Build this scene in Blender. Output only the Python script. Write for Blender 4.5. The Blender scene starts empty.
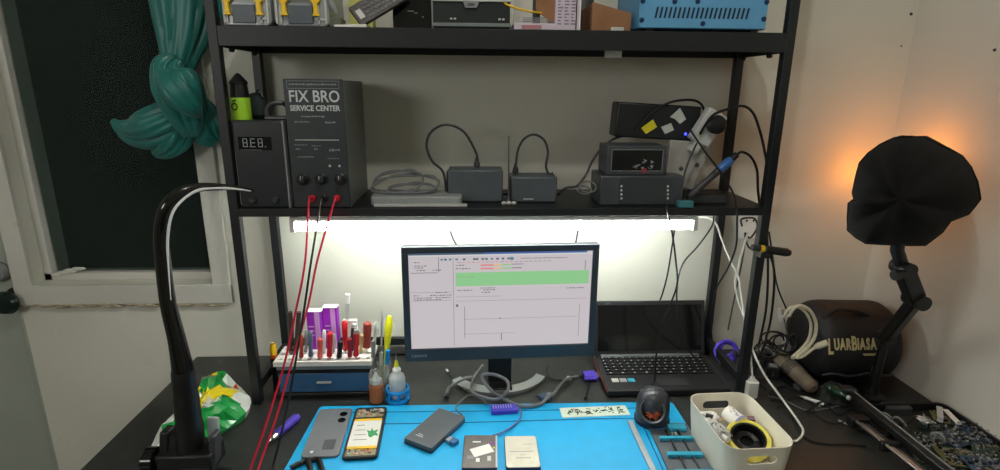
import bpy, math, random
from mathutils import Vector, Matrix
random.seed(7)
C = bpy.context.scene.collection
SC = bpy.context.scene
PI = math.pi

# ------------------------------------------------------------------ camera
FPX, PITCH, YAW, ROLL = 546.3, .2619, .0484, .0083
CAM = Vector((0, 0, 1.521))
cf = Vector((math.sin(YAW)*math.cos(PITCH), math.cos(YAW)*math.cos(PITCH), -math.sin(PITCH)))
cr0 = Vector((math.cos(YAW), -math.sin(YAW), 0)); cu0 = cr0.cross(cf)
cr = cr0*math.cos(ROLL)+cu0*math.sin(ROLL); cu = -cr0*math.sin(ROLL)+cu0*math.cos(ROLL)
cam_d = bpy.data.cameras.new('camera'); cam = bpy.data.objects.new('camera', cam_d); C.objects.link(cam)
cam_d.sensor_width = 36; cam_d.lens = FPX/1000*36; cam_d.clip_start = .02
m = Matrix((cr, cu, -cf)).transposed().to_4x4(); m.translation = CAM; cam.matrix_world = m
SC.camera = cam

def ray(x, y): return cf+cr*((x-500)/FPX)-cu*((y-235)/FPX)
def W(x, y, Y):                     # the point of the world plane y = Y seen at a place in the photograph
    d = ray(x, y); return CAM+d*(Y/d.y)
def D(x, y, Z=.75):                 # the same on a level plane
    d = ray(x, y); return CAM+d*((Z-CAM.z)/d.z)

YW, YF, YB, XL, XR, XW = 1.505, 1.25, 1.478, -.5465, .6965, 1.18
ZD, ZM, ZT = .75, 1.2525, 1.644     # desk top, middle shelf top, upper shelf top

# ------------------------------------------------------------------ materials
def lin(c):
    if isinstance(c, str):
        c = [int(c[i:i+2], 16)/255 for i in (0, 2, 4)]
    else: c = [v/255 for v in c]
    return tuple(v/12.92 if v <= .04045 else ((v+.055)/1.055)**2.4 for v in c)+(1,)
_mats = {}
def M(name, col, rough=.5, metal=0, var=.06, scale=30, bump=0, spec=.5, alpha=1, trans=0, coat=0, sheen=0, stretch=None, ior=1.45):
    if name in _mats: return _mats[name]
    mt = bpy.data.materials.new(name); mt.use_nodes = True; nt = mt.node_tree; b = nt.nodes['Principled BSDF']
    c = lin(col)
    tc = nt.nodes.new('ShaderNodeTexCoord'); nz = nt.nodes.new('ShaderNodeTexNoise')
    nz.inputs['Scale'].default_value = scale; nz.inputs['Detail'].default_value = 5
    if stretch:
        mp = nt.nodes.new('ShaderNodeMapping'); mp.inputs['Scale'].default_value = stretch
        nt.links.new(tc.outputs['Object'], mp.inputs['Vector']); nt.links.new(mp.outputs['Vector'], nz.inputs['Vector'])
    else: nt.links.new(tc.outputs['Object'], nz.inputs['Vector'])
    rp = nt.nodes.new('ShaderNodeValToRGB')
    rp.color_ramp.elements[0].position = .3; rp.color_ramp.elements[1].position = .7
    rp.color_ramp.elements[0].color = tuple(v*(1-var) for v in c[:3])+(1,)
    rp.color_ramp.elements[1].color = tuple(min(1, v*(1+var)) for v in c[:3])+(1,)
    nt.links.new(nz.outputs['Fac'], rp.inputs['Fac']); nt.links.new(rp.outputs['Color'], b.inputs['Base Color'])
    b.inputs['Roughness'].default_value = rough; b.inputs['Metallic'].default_value = metal
    b.inputs['Specular IOR Level'].default_value = spec; b.inputs['IOR'].default_value = ior
    b.inputs['Alpha'].default_value = alpha; b.inputs['Transmission Weight'].default_value = trans
    b.inputs['Coat Weight'].default_value = coat; b.inputs['Sheen Weight'].default_value = sheen
    if bump:
        bp = nt.nodes.new('ShaderNodeBump'); bp.inputs['Strength'].default_value = bump; bp.inputs['Distance'].default_value = .004
        nt.links.new(nz.outputs['Fac'], bp.inputs['Height']); nt.links.new(bp.outputs['Normal'], b.inputs['Normal'])
    _mats[name] = mt; return mt
def EM(name, col, strength):
    if name in _mats: return _mats[name]
    mt = bpy.data.materials.new(name); mt.use_nodes = True; nt = mt.node_tree
    b = nt.nodes['Principled BSDF']; b.inputs['Base Color'].default_value = (.02, .02, .02, 1); b.inputs['Roughness'].default_value = .35
    b.inputs['Emission Color'].default_value = lin(col); b.inputs['Emission Strength'].default_value = strength
    _mats[name] = mt; return mt

def wall_material(name, col, col2, dirt):
    mt = bpy.data.materials.new(name); mt.use_nodes = True; nt = mt.node_tree; b = nt.nodes['Principled BSDF']
    tc = nt.nodes.new('ShaderNodeTexCoord')
    n1 = nt.nodes.new('ShaderNodeTexNoise'); n1.inputs['Scale'].default_value = 2.2; n1.inputs['Detail'].default_value = 6
    n2 = nt.nodes.new('ShaderNodeTexNoise'); n2.inputs['Scale'].default_value = 14; n2.inputs['Detail'].default_value = 8
    n3 = nt.nodes.new('ShaderNodeTexNoise'); n3.inputs['Scale'].default_value = 180; n3.inputs['Detail'].default_value = 3
    for n in (n1, n2, n3): nt.links.new(tc.outputs['Object'], n.inputs['Vector'])
    r1 = nt.nodes.new('ShaderNodeValToRGB'); r1.color_ramp.elements[0].position = .35; r1.color_ramp.elements[1].position = .65
    r1.color_ramp.elements[0].color = lin(col); r1.color_ramp.elements[1].color = lin(col2)
    nt.links.new(n1.outputs['Fac'], r1.inputs['Fac'])
    r2 = nt.nodes.new('ShaderNodeValToRGB'); r2.color_ramp.elements[0].position = .66; r2.color_ramp.elements[1].position = .8
    r2.color_ramp.elements[0].color = (0, 0, 0, 1); r2.color_ramp.elements[1].color = (dirt,)*3+(1,)
    nt.links.new(n2.outputs['Fac'], r2.inputs['Fac'])
    mx = nt.nodes.new('ShaderNodeMixRGB'); mx.inputs['Color2'].default_value = lin((120, 108, 90))
    nt.links.new(r2.outputs['Color'], mx.inputs['Fac']); nt.links.new(r1.outputs['Color'], mx.inputs['Color1'])
    nt.links.new(mx.outputs['Color'], b.inputs['Base Color']); b.inputs['Roughness'].default_value = .75
    b.inputs['Specular IOR Level'].default_value = .25
    bp = nt.nodes.new('ShaderNodeBump'); bp.inputs['Strength'].default_value = .25; bp.inputs['Distance'].default_value = .002
    nt.links.new(n3.outputs['Fac'], bp.inputs['Height']); nt.links.new(bp.outputs['Normal'], b.inputs['Normal'])
    return mt

MW = wall_material('plaster_back', (210, 211, 200), (202, 203, 191), .3)
MWR = wall_material('plaster_side', (212, 210, 201), (204, 202, 192), .15)
MTRIM = wall_material('painted_trim', (205, 205, 198), (192, 192, 184), .6)
MDOOR = M('door_paint', (158, 166, 156), .45, var=.05, scale=6)
MFLOOR = M('floor_tile', (120, 112, 102), .4, var=.15, scale=4)
MCEIL = M('ceiling_paint', (216, 212, 204), .8, var=.03, scale=5)
BLK = M('black_powder_coat', (24, 28, 30), .45, var=.15, scale=60, bump=.05)
DESK = M('desk_black', (44, 46, 45), .36, var=.25, scale=50, bump=.04)
PLA = M('black_plastic', (22, 23, 24), .4, var=.15, scale=40)
PLAG = M('charcoal_plastic', (52, 55, 58), .45, var=.12, scale=40)
GLOSS = M('gloss_black', (14, 15, 17), .12, var=.1, scale=20)
GREY = M('grey_plastic', (128, 130, 132), .45, var=.06, scale=30)
DGREY = M('dark_grey_metal', (82, 85, 88), .4, .5, var=.08, scale=30)
LGREY = M('pale_grey_plastic', (186, 188, 186), .45, var=.06, scale=30)
WHT = M('white_plastic', (228, 228, 222), .4, var=.04, scale=30)
CREAM = M('cream_plastic', (226, 222, 205), .38, var=.03, scale=20)
CHROME = M('brushed_steel', (196, 198, 200), .28, 1, var=.1, scale=80)
RED = M('red_plastic', (205, 32, 44), .35, var=.12, scale=30)
REDW = M('red_wire_sheath', (205, 24, 62), .4, var=.1, scale=30)
BRNR = M('brown_red_rubber', (150, 62, 52), .5, var=.15, scale=30)
PUR = M('purple_card', (158, 40, 196), .45, var=.15, scale=25)
LILAC = M('lilac_card', (214, 160, 226), .5, var=.1, scale=25)
VGA = M('violet_plastic', (86, 66, 196), .4, var=.12, scale=30)
YEL = M('yellow_plastic', (232, 190, 24), .4, var=.1, scale=20)
LIME = M('lime_label', (160, 214, 48), .5, var=.08, scale=40)
YGR = M('yellow_green_plastic', (220, 222, 36), .4, var=.1, scale=30)
BLUE = M('sky_blue_paint', (92, 154, 196), .42, var=.06, scale=20)
MATB = M('blue_silicone', (10, 168, 224), .5, var=.05, scale=25, bump=.03)
MATD = M('blue_silicone_groove', (10, 92, 150), .6, var=.05, scale=25)
TEALP = M('teal_anodised', (52, 170, 204), .3, .3, var=.1, scale=40)
TEAL = M('teal_satin', (9, 104, 98), .38, var=.16, scale=9, sheen=.3, stretch=(1, 1, .25))
CARD = M('brown_card', (136, 96, 66), .75, var=.1, scale=30)
PAPER = M('white_paper', (226, 224, 220), .7, var=.04, scale=40)
CLEAR = M('clear_plastic', (232, 238, 238), .12, var=.02, scale=10, trans=.9, ior=1.2)
SMOKE = M('smoked_insert', (76, 84, 92), .4, var=.1, scale=20)
NAVY = M('navy_plastic', (56, 98, 140), .3, var=.1, scale=20)
BEIGE = M('beige_cable', (206, 200, 176), .5, var=.06, scale=30)
TAUPE = M('taupe_plastic', (120, 108, 92), .5, var=.12, scale=30)
FABRIC = M('black_fabric', (20, 21, 22), .9, var=.25, scale=120, bump=.2)
BAGF = M('black_nylon', (24, 25, 27), .6, var=.2, scale=90, bump=.15)
PCB = M('green_circuit_board', (34, 56, 48), .5, var=.6, scale=70)
PCBB = M('blue_circuit_board', (46, 66, 88), .5, var=.5, scale=60)
PCBY = M('olive_circuit_board', (96, 98, 62), .55, var=.5, scale=60)
COPPER = M('copper_wool', (200, 106, 72), .35, .8, var=.35, scale=160, bump=.6)
TAPEY = M('yellow_tape', (226, 214, 96), .4, var=.08, scale=30)
AMBER = M('amber_bottle', (176, 108, 64), .3, var=.1, scale=20)
MILK = M('milky_plastic', (214, 222, 226), .3, var=.03, scale=20, trans=.25)
RING = M('blue_gloss', (28, 140, 216), .25, var=.1, scale=20)
GOLD = M('gold_print', (206, 192, 146), .5, var=.1, scale=90)
TXT = M('pale_print', (196, 204, 204), .6, var=.05, scale=40)
INK = M('black_ink', (22, 22, 22), .7, var=.05, scale=40)
GLASS = M('night_glass', (176, 190, 186), 0, var=.02, scale=5, trans=.97, ior=1.12, spec=.1)

# ------------------------------------------------------------------ mesh helper
class MB:
    def __init__(s): s.v, s.f, s.mi, s.sm = [], [], [], []
    def add(s, vs, fs, mi=0, smooth=True, T=None):
        b = len(s.v)
        for p in vs:
            p = Vector(p); s.v.append(T @ p if T is not None else p)
        for f in fs: s.f.append(tuple(b+i for i in f)); s.mi.append(mi); s.sm.append(smooth)
        return s
    def hexa(s, p, mi=0):           # p: 4 bottom then 4 top, counter-clockwise from above
        return s.add(p, [(3, 2, 1, 0), (4, 5, 6, 7), (0, 1, 5, 4), (1, 2, 6, 5), (2, 3, 7, 6), (3, 0, 4, 7)], mi, False)
    def box(s, x0, x1, y0, y1, z0, z1, mi=0, T=None):
        p = [(x0, y0, z0), (x1, y0, z0), (x1, y1, z0), (x0, y1, z0), (x0, y0, z1), (x1, y0, z1), (x1, y1, z1), (x0, y1, z1)]
        return s.add(p, [(3, 2, 1, 0), (4, 5, 6, 7), (0, 1, 5, 4), (1, 2, 6, 5), (2, 3, 7, 6), (3, 0, 4, 7)], mi, False, T)
    def beam(s, a, b, w, h, mi=0, up=Vector((0, 0, 1))):    # a bar of section w x h from a to b
        a, b = Vector(a), Vector(b); d = (b-a).normalized(); r = d.cross(up)
        r = r.normalized() if r.length > 1e-4 else Vector((1, 0, 0)); u = r.cross(d)
        q = [(-1, -1), (1, -1), (1, 1), (-1, 1)]
        vs = [a+r*(i*w/2)+u*(j*h/2) for i, j in q]+[b+r*(i*w/2)+u*(j*h/2) for i, j in q]
        return s.add(vs, [(0, 1, 2, 3), (7, 6, 5, 4), (0, 4, 5, 1), (1, 5, 6, 2), (2, 6, 7, 3), (3, 7, 4, 0)], mi, False)
    def cyl(s, a, b, r0, r1=None, n=18, mi=0, caps=True):
        return s.tube([a, b], [r0, r0 if r1 is None else r1], n, mi, caps)
    def tube(s, pts, r, n=8, mi=0, caps=True, closed=False):
        pts = [Vector(p) for p in pts]; k = len(pts)
        rr = list(r) if isinstance(r, (list, tuple)) else [r]*k
        tg = []
        for i in range(k):
            if closed: t = pts[(i+1) % k]-pts[i-1]
            else: t = pts[min(i+1, k-1)]-pts[max(i-1, 0)]
            tg.append(t.normalized() if t.length > 1e-9 else Vector((0, 0, 1)))
        ref = Vector((0, 0, 1)) if abs(tg[0].z) < .9 else Vector((1, 0, 0))
        nrm = (ref-tg[0]*ref.dot(tg[0])).normalized(); vs = []
        for i in range(k):
            nrm = nrm-tg[i]*nrm.dot(tg[i]); nrm = nrm.normalized() if nrm.length > 1e-6 else Vector((1, 0, 0))
            bi = tg[i].cross(nrm)
            for j in range(n):
                a = 2*PI*j/n; vs.append(pts[i]+(nrm*math.cos(a)+bi*math.sin(a))*rr[i])
        fs = []
        for i in range(k if closed else k-1):
            i2 = (i+1) % k
            for j in range(n):
                j2 = (j+1) % n; fs.append((i*n+j, i*n+j2, i2*n+j2, i2*n+j))
        if caps and not closed:
            fs.append(tuple(range(n-1, -1, -1))); fs.append(tuple((k-1)*n+j for j in range(n)))
        return s.add(vs, fs, mi)
    def lathe(s, prof, n=24, mi=0, T=None, sx=1, sy=1):     # prof: (radius, z) from bottom to top
        vs = [(r*math.cos(2*PI*j/n)*sx, r*math.sin(2*PI*j/n)*sy, z) for r, z in prof for j in range(n)]; k = len(prof); fs = []
        for i in range(k-1):
            for j in range(n):
                j2 = (j+1) % n; fs.append((i*n+j, i*n+j2, (i+1)*n+j2, (i+1)*n+j))
        if prof[0][0] > 1e-6: fs.append(tuple(range(n-1, -1, -1)))
        if prof[-1][0] > 1e-6: fs.append(tuple((k-1)*n+j for j in range(n)))
        return s.add(vs, fs, mi, True, T)
    def prism(s, poly, z0, z1, mi=0, T=None):               # poly counter-clockwise
        n = len(poly)
        vs = [(x, y, z0) for x, y in poly]+[(x, y, z1) for x, y in poly]
        return s.add(vs, [tuple(range(n-1, -1, -1)), tuple(range(n, 2*n))]+[(i, (i+1) % n, n+(i+1) % n, n+i) for i in range(n)], mi, True, T)
    def rbox(s, w, d, z0, z1, r, mi=0, T=None, k=5): return s.prism(rrect(w, d, r, k), z0, z1, mi, T)
    def sphere(s, c, r, n=14, mi=0, sc=(1, 1, 1)):
        pr = [(max(1e-7, math.sin(PI*i/8))*r, -math.cos(PI*i/8)*r) for i in range(9)]
        return s.lathe(pr, n, mi, Matrix.Translation(c) @ Matrix.Diagonal((*sc, 1)))
def rrect(w, d, r, k=5):
    o = []
    for cx, cy, a0 in ((w/2-r, d/2-r, 0), (-w/2+r, d/2-r, 90), (-w/2+r, -d/2+r, 180), (w/2-r, -d/2+r, 270)):
        for i in range(k+1):
            a = math.radians(a0+90*i/k); o.append((cx+r*math.cos(a), cy+r*math.sin(a)))
    return o
def frame(o, xdir, zdir=Vector((0, 0, 1))):                 # matrix with origin o, x along xdir, z along zdir
    z = Vector(zdir).normalized(); x = Vector(xdir); x = (x-z*x.dot(z)).normalized(); y = z.cross(x)
    mm = Matrix((x, y, z)).transposed().to_4x4(); mm.translation = Vector(o); return mm
def spline(pts, k=6, closed=False):
    p = [Vector(q) for q in pts]; n = len(p); out = []
    for i in range(n if closed else n-1):
        if closed: a, b, c, d = p[i-1], p[i], p[(i+1) % n], p[(i+2) % n]
        else: a, b, c, d = p[max(i-1, 0)], p[i], p[i+1], p[min(i+2, n-1)]
        for j in range(k):
            t = j/k
            out.append(.5*((2*b)+(c-a)*t+(2*a-5*b+4*c-d)*t*t+(3*b-a-3*c+d)*t**3))
    if not closed: out.append(p[-1])
    return out

# ------------------------------------------------------------------ scene helpers
def tag(o, label, cat, group=None, kind=None):
    if label: o['label'] = label
    if cat: o['category'] = cat
    if group: o['group'] = group
    if kind: o['kind'] = kind
    return o
def thing(name, label, cat, loc=(0, 0, 0), group=None, kind=None, rot=0):
    o = bpy.data.objects.new(name, None); C.objects.link(o); o.location = loc; o.rotation_euler = (0, 0, rot)
    o.empty_display_size = .02
    return tag(o, label, cat, group, kind)
def wm(o):
    mt = Matrix.Translation(o.location) @ o.rotation_euler.to_matrix().to_4x4()
    return wm(o.parent) @ mt if o.parent else mt
def obj(name, mb, mats, parent=None, world=True, bevel=0, sharp=38, label=None, thick=0, sub=0):
    me = bpy.data.meshes.new(name)
    inv = wm(parent).inverted() if (parent is not None and world) else None
    me.from_pydata([tuple(inv @ p if inv is not None else p) for p in mb.v], [], mb.f)
    for mt in (mats if isinstance(mats, (list, tuple)) else [mats]): me.materials.append(mt)
    me.polygons.foreach_set('material_index', mb.mi); me.polygons.foreach_set('use_smooth', [True]*len(mb.f))
    me.update(); me.validate()
    me.set_sharp_from_angle(angle=math.radians(sharp))
    o = bpy.data.objects.new(name, me); C.objects.link(o)
    if parent is not None: o.parent = parent
    if thick:
        md = o.modifiers.new('solid', 'SOLIDIFY'); md.thickness = thick; md.offset = 0
    if sub:
        md = o.modifiers.new('sub', 'SUBSURF'); md.levels = md.render_levels = sub
    if bevel:
        md = o.modifiers.new('bevel', 'BEVEL'); md.width = bevel; md.segments = 2; md.limit_method = 'ANGLE'; md.angle_limit = math.radians(40)
    if label: o['label'] = label
    return o
def solo(name, mb, mats, label, cat, group=None, loc=None, **k):         # a thing that is one mesh, its origin at its base
    if loc is None:
        xs = [p.x for p in mb.v]; ys = [p.y for p in mb.v]; loc = Vector(((min(xs)+max(xs))/2, (min(ys)+max(ys))/2, min(p.z for p in mb.v)))
    for i, p in enumerate(mb.v): mb.v[i] = p-Vector(loc)
    o = obj(name, mb, mats, **k); o.location = loc
    return tag(o, label, cat, group)
def text(name, s, size, T, mat, parent, extrude=.0006, bold=0, sx=1, space=1, align='CENTER'):
    cu_ = bpy.data.curves.new(name, 'FONT'); cu_.body = s; cu_.size = size; cu_.extrude = extrude; cu_.offset = bold
    cu_.align_x = align; cu_.align_y = 'CENTER'; cu_.space_character = space; cu_.resolution_u = 3
    t = bpy.data.objects.new(name+'_source', cu_); C.objects.link(t)
    bpy.context.view_layer.update()
    me = bpy.data.meshes.new_from_object(t.evaluated_get(bpy.context.evaluated_depsgraph_get()))
    bpy.data.objects.remove(t); bpy.data.curves.remove(cu_)
    me.transform(wm(parent).inverted() @ T @ Matrix.Diagonal((sx, 1, 1, 1))); me.materials.clear(); me.materials.append(mat)
    o = bpy.data.objects.new(name, me); C.objects.link(o); o.parent = parent
    return o
def face(o, right=(1, 0, 0), up=(0, 0, 1)):                              # matrix for writing on a face
    r = Vector(right).normalized(); u = Vector(up).normalized(); n = r.cross(u)
    mm = Matrix((r, u, n)).transposed().to_4x4(); mm.translation = Vector(o); return mm
def cable(name, pts, r, mat, label, cat='cable', group=None, k=6, ends=None, endmat=None, closed=False, n=7):
    sp = spline(pts, k, closed)
    for p in sp: p.z = max(p.z, ZD+r+.0006)
    b = MB().tube(sp, r, n, closed=closed)
    if not ends: return solo(name, b, mat, label, cat, group)
    t = thing(name, label, cat, min(sp, key=lambda p: p.z), group)
    obj('sheath', b, mat, t)
    for which, ln, rad, nm in ends:
        a, c = (sp[0], sp[1]) if which == 0 else (sp[-1], sp[-2])
        d = (a-c).normalized(); e = MB().tube([a-d*.002, a+d*ln*.25, a+d*ln*.3, a+d*ln], [rad*.6, rad*.75, rad, rad], 10)
        obj(nm, e, endmat or mat, t)
    return t
def fb(x0, y0, x1, y1, Y):                                               # the extent of a frontal face at depth Y
    xm, ym = (x0+x1)/2, (y0+y1)/2
    return W(x0, ym, Y).x, W(x1, ym, Y).x, W(xm, y1, Y).z, W(xm, y0, Y).z

# ================================================================== THE SETTING
X0, X1, Yn, H = -2.3, XW, -2.2, 2.75
wx0, wx1, wz0, wz1 = -1.234, -.742, .978, 2.02     # window opening
dx0, dx1, dz1 = -2.12, -1.286, 2.05                # door opening
b = MB(); Yw2 = YW+.14
for (a0, a1, c0, c1) in ((X0, dx0, 0, H), (dx0, dx1, dz1, H), (dx1, wx0, 0, H), (wx0, wx1, 0, wz0), (wx0, wx1, wz1, H), (wx1, X1+.1, 0, H)):
    b.box(a0, a1, YW, Yw2, c0, c1)
tag(obj('wall_back', b, MW), 'off-white plaster wall behind the shelving rack and window', 'wall', kind='structure')
tag(obj('wall_right', MB().box(X1, X1+.1, Yn, YW, 0, H), MWR), 'off-white plaster wall beside the black fabric lamp', 'wall', kind='structure')
tag(obj('wall_left', MB().box(X0-.1, X0, Yn, YW, 0, H), MW), 'off-white plaster wall past the door', 'wall', kind='structure')
tag(obj('wall_front', MB().box(X0-.1, X1+.1, Yn-.1, Yn, 0, H), MW), 'plain plaster wall facing the workbench', 'wall', kind='structure')
tag(obj('floor', MB().box(X0-.1, X1+.1, Yn-.1, YW+.14, -.1, 0), MFLOOR), 'plain grey brown floor under the workbench', 'floor', kind='structure')
tag(obj('ceiling', MB().box(X0-.1, X1+.1, Yn-.1, YW+.14, H, H+.1), MCEIL), 'plain white ceiling over the workshop', 'ceiling', kind='structure')

win = thing('window_1', 'white framed window with dark night glass beside the rack', 'window', ((wx0+wx1)/2, YW, wz0), kind='structure')
b = MB(); fw, fy0, fy1 = .03, YW+.038, YW+.085
b.box(wx0, wx0+fw*.75, fy0, fy1, wz0, wz1); b.box(wx1-fw*.5, wx1, fy0, fy1, wz0, wz1)
b.box(wx0, wx1, fy0, fy1, wz0, wz0+.021); b.box(wx0, wx1, fy0, fy1, wz1-fw, wz1)
obj('frame', b, MTRIM, win, bevel=.002)
obj('pane', MB().box(wx0+.015, wx1-.012, YW+.058, YW+.064, wz0+.015, wz1-.025), GLASS, win)
b = MB()                                            # flat casing round the opening
b.box(wx1, wx1+.05, YW-.012, YW, wz0-.056, wz1+.05); b.box(wx0-.05, wx0, YW-.012, YW, wz0-.056, wz1+.05)
b.box(wx0-.05, wx1+.05, YW-.013, YW, wz0-.056, wz0); b.box(wx0-.05, wx1+.05, YW-.013, YW, wz1, wz1+.05)
obj('casing', b, MTRIM, win, bevel=.0015)
b = MB()                                            # crusted paint along the sill's lower edge, and a flaked lump in the corner
rs = random.Random(3)
for i in range(46):
    x = wx0-.03+(wx1-wx0+.06)*i/45
    b.sphere((x+rs.uniform(-.006, .006), YW-.012, wz0-.058+rs.uniform(-.006, .003)), rs.uniform(.003, .008), 8, sc=(2.4, .5, .6))
obj('paint_crust', b, M('crusted_paint', (168, 158, 136), .9, var=.3, scale=70, bump=.5), win)
b = MB()
for px_, py_, r in ((56, 273, .008), (63, 271, .009), (70, 269, .011), (77, 267, .009), (82, 266.5, .006)):
    p = W(px_, py_+2, YW+.036); b.sphere(p, r, 9, sc=(1.8, .5, .7))
obj('flaked_paint', b, MTRIM, win)

door = thing('door_1', 'pale green-grey door with a dark round knob', 'door', (dx0, YW, 0), kind='structure')
b = MB().box(dx0+.012, dx1-.012, YW+.012, YW+.05, .005, dz1-.01)
obj('leaf', b, MDOOR, door, bevel=.002)
b = MB().box(dx1-.010, dx1, YW+.0, YW+.06, 0, dz1).box(dx0-.05, dx0, YW-.01, YW+.06, 0, dz1+.05).box(dx0-.05, dx1, YW-.01, YW+.06, dz1, dz1+.05)
obj('jamb', b, MDOOR, door, bevel=.002)
p = W(6, 303, YW-.03); p.y = YW+.012; T = frame(p, (1, 0, 0), (0, -1, 0))
DK = M('green_black_metal', (24, 40, 36), .3, .4, var=.2, scale=20)
k = obj('knob', MB().lathe([(.03, 0), (.032, .004), (.014, .008), (.012, .022), (.028, .03), (.034, .042), (.027, .056), (.004, .06)], 22, T=T), DK, door)
p = W(1, 271, YW+.012); T = frame(p, (1, 0, 0), (0, -1, 0))
obj('lock_cylinder', MB().lathe([(.028, 0), (.029, .008), (.022, .018), (.006, .02)], 22, T=T), GREY, door)

# ================================================================== WORKBENCH
XD = -.82
dk = thing('workbench', 'long black workbench top filling the corner under the rack', 'desk', (.18, 1.1, 0))
obj('worktop', MB().box(XD, XW-.002, .62, YW-.001, ZD-.03, ZD), DESK, dk, bevel=.002)
for x, y in ((XD+.05, .68), (XD+.05, 1.44), (XW-.06, .68), (XW-.06, 1.44)):
    obj('leg', MB().box(x-.025, x+.025, y-.025, y+.025, 0, ZD-.03), BLK, dk, bevel=.003)

# ================================================================== RACK
rk = thing('shelving_rack', 'black metal shelving rack standing on the workbench', 'shelf', ((XL+XR)/2, (YF+YB)/2, ZD))
P2 = .0105
for x, y in ((XL, YF), (XR, YF), (XL, YB), (XR, YB)):
    pb = MB().box(x-P2, x+P2, y-P2, y+P2, ZD, 2.12)
    obj('post', pb, BLK, rk, bevel=.0015)
def shelf(z0, z1, rail):
    obj('front_rail', MB().box(XL+P2, XR-P2, YF-P2, YF-P2+.006, z0, z1), BLK, rk, bevel=.001)
    obj('rear_rail', MB().box(XL+P2, XR-P2, YB+P2-.006, YB+P2, z0, z1), BLK, rk, bevel=.001)
    for x in (XL, XR): obj('side_rail', MB().box(x-.004, x+.004, YF+P2, YB-P2, z0, z1), BLK, rk, bevel=.001)
    b = MB().box(XL+.004, XR-.004, YF-P2+.006, YB+P2-.006, z1-.006, z1)
    return obj('shelf_board', b, BLK, rk)
shelf(1.603, ZT, 0); shelf(1.2335, ZM, 0)
zb0, zb1 = .795, .825
obj('rear_brace', MB().box(XL+P2, XR-P2, YB-.008, YB+.008, W(395, 344, YB).z, W(395, 337.5, YB).z), BLK, rk, bevel=.001)
for x in (XL, XR): obj('side_brace', MB().box(x-.008, x+.008, YF+P2, YB-P2, .782, .806), BLK, rk, bevel=.001)
for x, s in ((XL, 1), (XR, -1)):
    for zz in (1.603, 1.2335):
        for y in (YF+.05, YB-.05):
            obj('bolt', MB().lathe([(.007, 0), (.007, .006), (.004, .008)], 8, T=frame((x+s*.012, y, zz-.001), (1, 0, 0), (0, 0, -1))), BLK, rk)

# ================================================================== TUBE LAMP
TY = 1.295; p0, p1 = W(291, 225, TY), W(696, 225, TY)
tl = thing('tube_lamp', 'glowing white tube lamp under the middle shelf', 'lamp', ((p0.x+p1.x)/2, TY, p0.z+.03))
zc = (p0.z+p1.z)/2
obj('tube', MB().cyl((p0.x+.012, TY, zc), (p1.x-.012, TY, zc), .0125, n=16), EM('tube_glow', (252, 255, 248), 54), tl)
obj('housing', MB().box(p0.x, p1.x, TY-.012, TY+.02, zc+.0125, zc+.0215), WHT, tl, bevel=.002)
for x in (p0.x, p1.x-.012): obj('end_cap', MB().box(x, x+.012, TY-.014, TY+.014, zc-.0145, zc+.014), WHT, tl, bevel=.002)
for x in (-.25, .38): obj('hanger', MB().box(x-.012, x+.012, TY-.0, TY+.015, zc+.0215, 1.2335+.011), BLK, tl)

# ================================================================== MONITOR
mc = W(501, 300, 1.285); MA = math.radians(-2.4)
mzb, mzt = W(500, 357.5, 1.285).z, W(500, 245, 1.285).z
mw = .488; mh = mzt-mzb
mon = thing('computer_monitor', 'black wide computer monitor showing a white program window', 'monitor', (mc.x, 1.30, ZD), rot=-MA)
bz = .0165
b = MB()
b.box(-mw/2, mw/2, -.016, .0, mzb-ZD, mzt-ZD)          # slab behind the screen
obj('panel_back', b, PLA, mon, world=False, bevel=.004)
b = MB(); z0, z1 = mzb-ZD, mzt-ZD; sb = .034           # bezel
for q in ((-mw/2, mw/2, z1-bz, z1), (-mw/2, mw/2, z0, z0+sb), (-mw/2, -mw/2+bz, z0+sb, z1-bz), (mw/2-bz, mw/2, z0+sb, z1-bz)):
    b.box(q[0], q[1], -.0225, -.0155, q[2], q[3])
obj('bezel', b, M('bezel_grey', (52, 62, 72), .35, var=.05, scale=30), mon, world=False, bevel=.0015)
sx0, sx1, sz0, sz1 = -mw/2+bz, mw/2-bz, z0+sb, z1-bz
SCR = EM('screen_grey', (196, 188, 192), .98)
scr = obj('screen', MB().box(sx0, sx1, -.0175, -.0165, sz0, sz1), SCR, mon, world=False)
sw, sh = sx1-sx0, sz1-sz0
emi = [EM('ui_blue', (70, 100, 160), 1), EM('ui_green', (138, 196, 138), 1), EM('ui_line', (140, 134, 140), 1), EM('ui_text', (96, 92, 98), 1),
       EM('ui_red', (214, 130, 130), 1), EM('ui_tan', (216, 180, 130), 1), EM('ui_teal', (70, 130, 150), 1), EM('ui_pale', (204, 204, 204), 1), EM('ui_dark', (72, 88, 110), 1)]
b = MB()
def ui(u0, v0, u1, v1, mi, lift=0):   # fractions of the screen, v down
    b.box(sx0+u0*sw, sx0+u1*sw, -.0180-lift*.0002, -.0175, sz1-v1*sh, sz1-v0*sh, mi)
ui(.0, 0, .42, .022, 8); ui(.40, 0, .97, .022, 0); ui(0, .022, 1, .035, 7)
ui(.25, .205, .985, .345, 1)
ui(.385, .125, .455, .14, 4); ui(.455, .125, .50, .14, 5); ui(.50, .125, .55, .14, 1); ui(.385, .16, .455, .175, 4); ui(.455, .16, .50, .175, 5); ui(.50, .16, .55, .175, 1)
ui(.555, .125, .62, .131, 3); ui(.555, .163, .61, .17, 3)
ui(.158, .045, .161, .2, 3); ui(.01, .198, .15, .203, 3); ui(.236, .05, .239, .98, 2)
rs = random.Random(11)
for u in (.17, .19, .215, .25, .29, .345, .36, .39, .41, .44, .47, .5, .53): ui(u, .06, u+.014, .078, rs.choice((3, 6, 8)))
ui(.545, .055, .565, .085, 6)
for i in range(22):
    u = .6+i*.012; ui(u, .066, u+.009, .073, 3 if i % 5 else 2)
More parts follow.
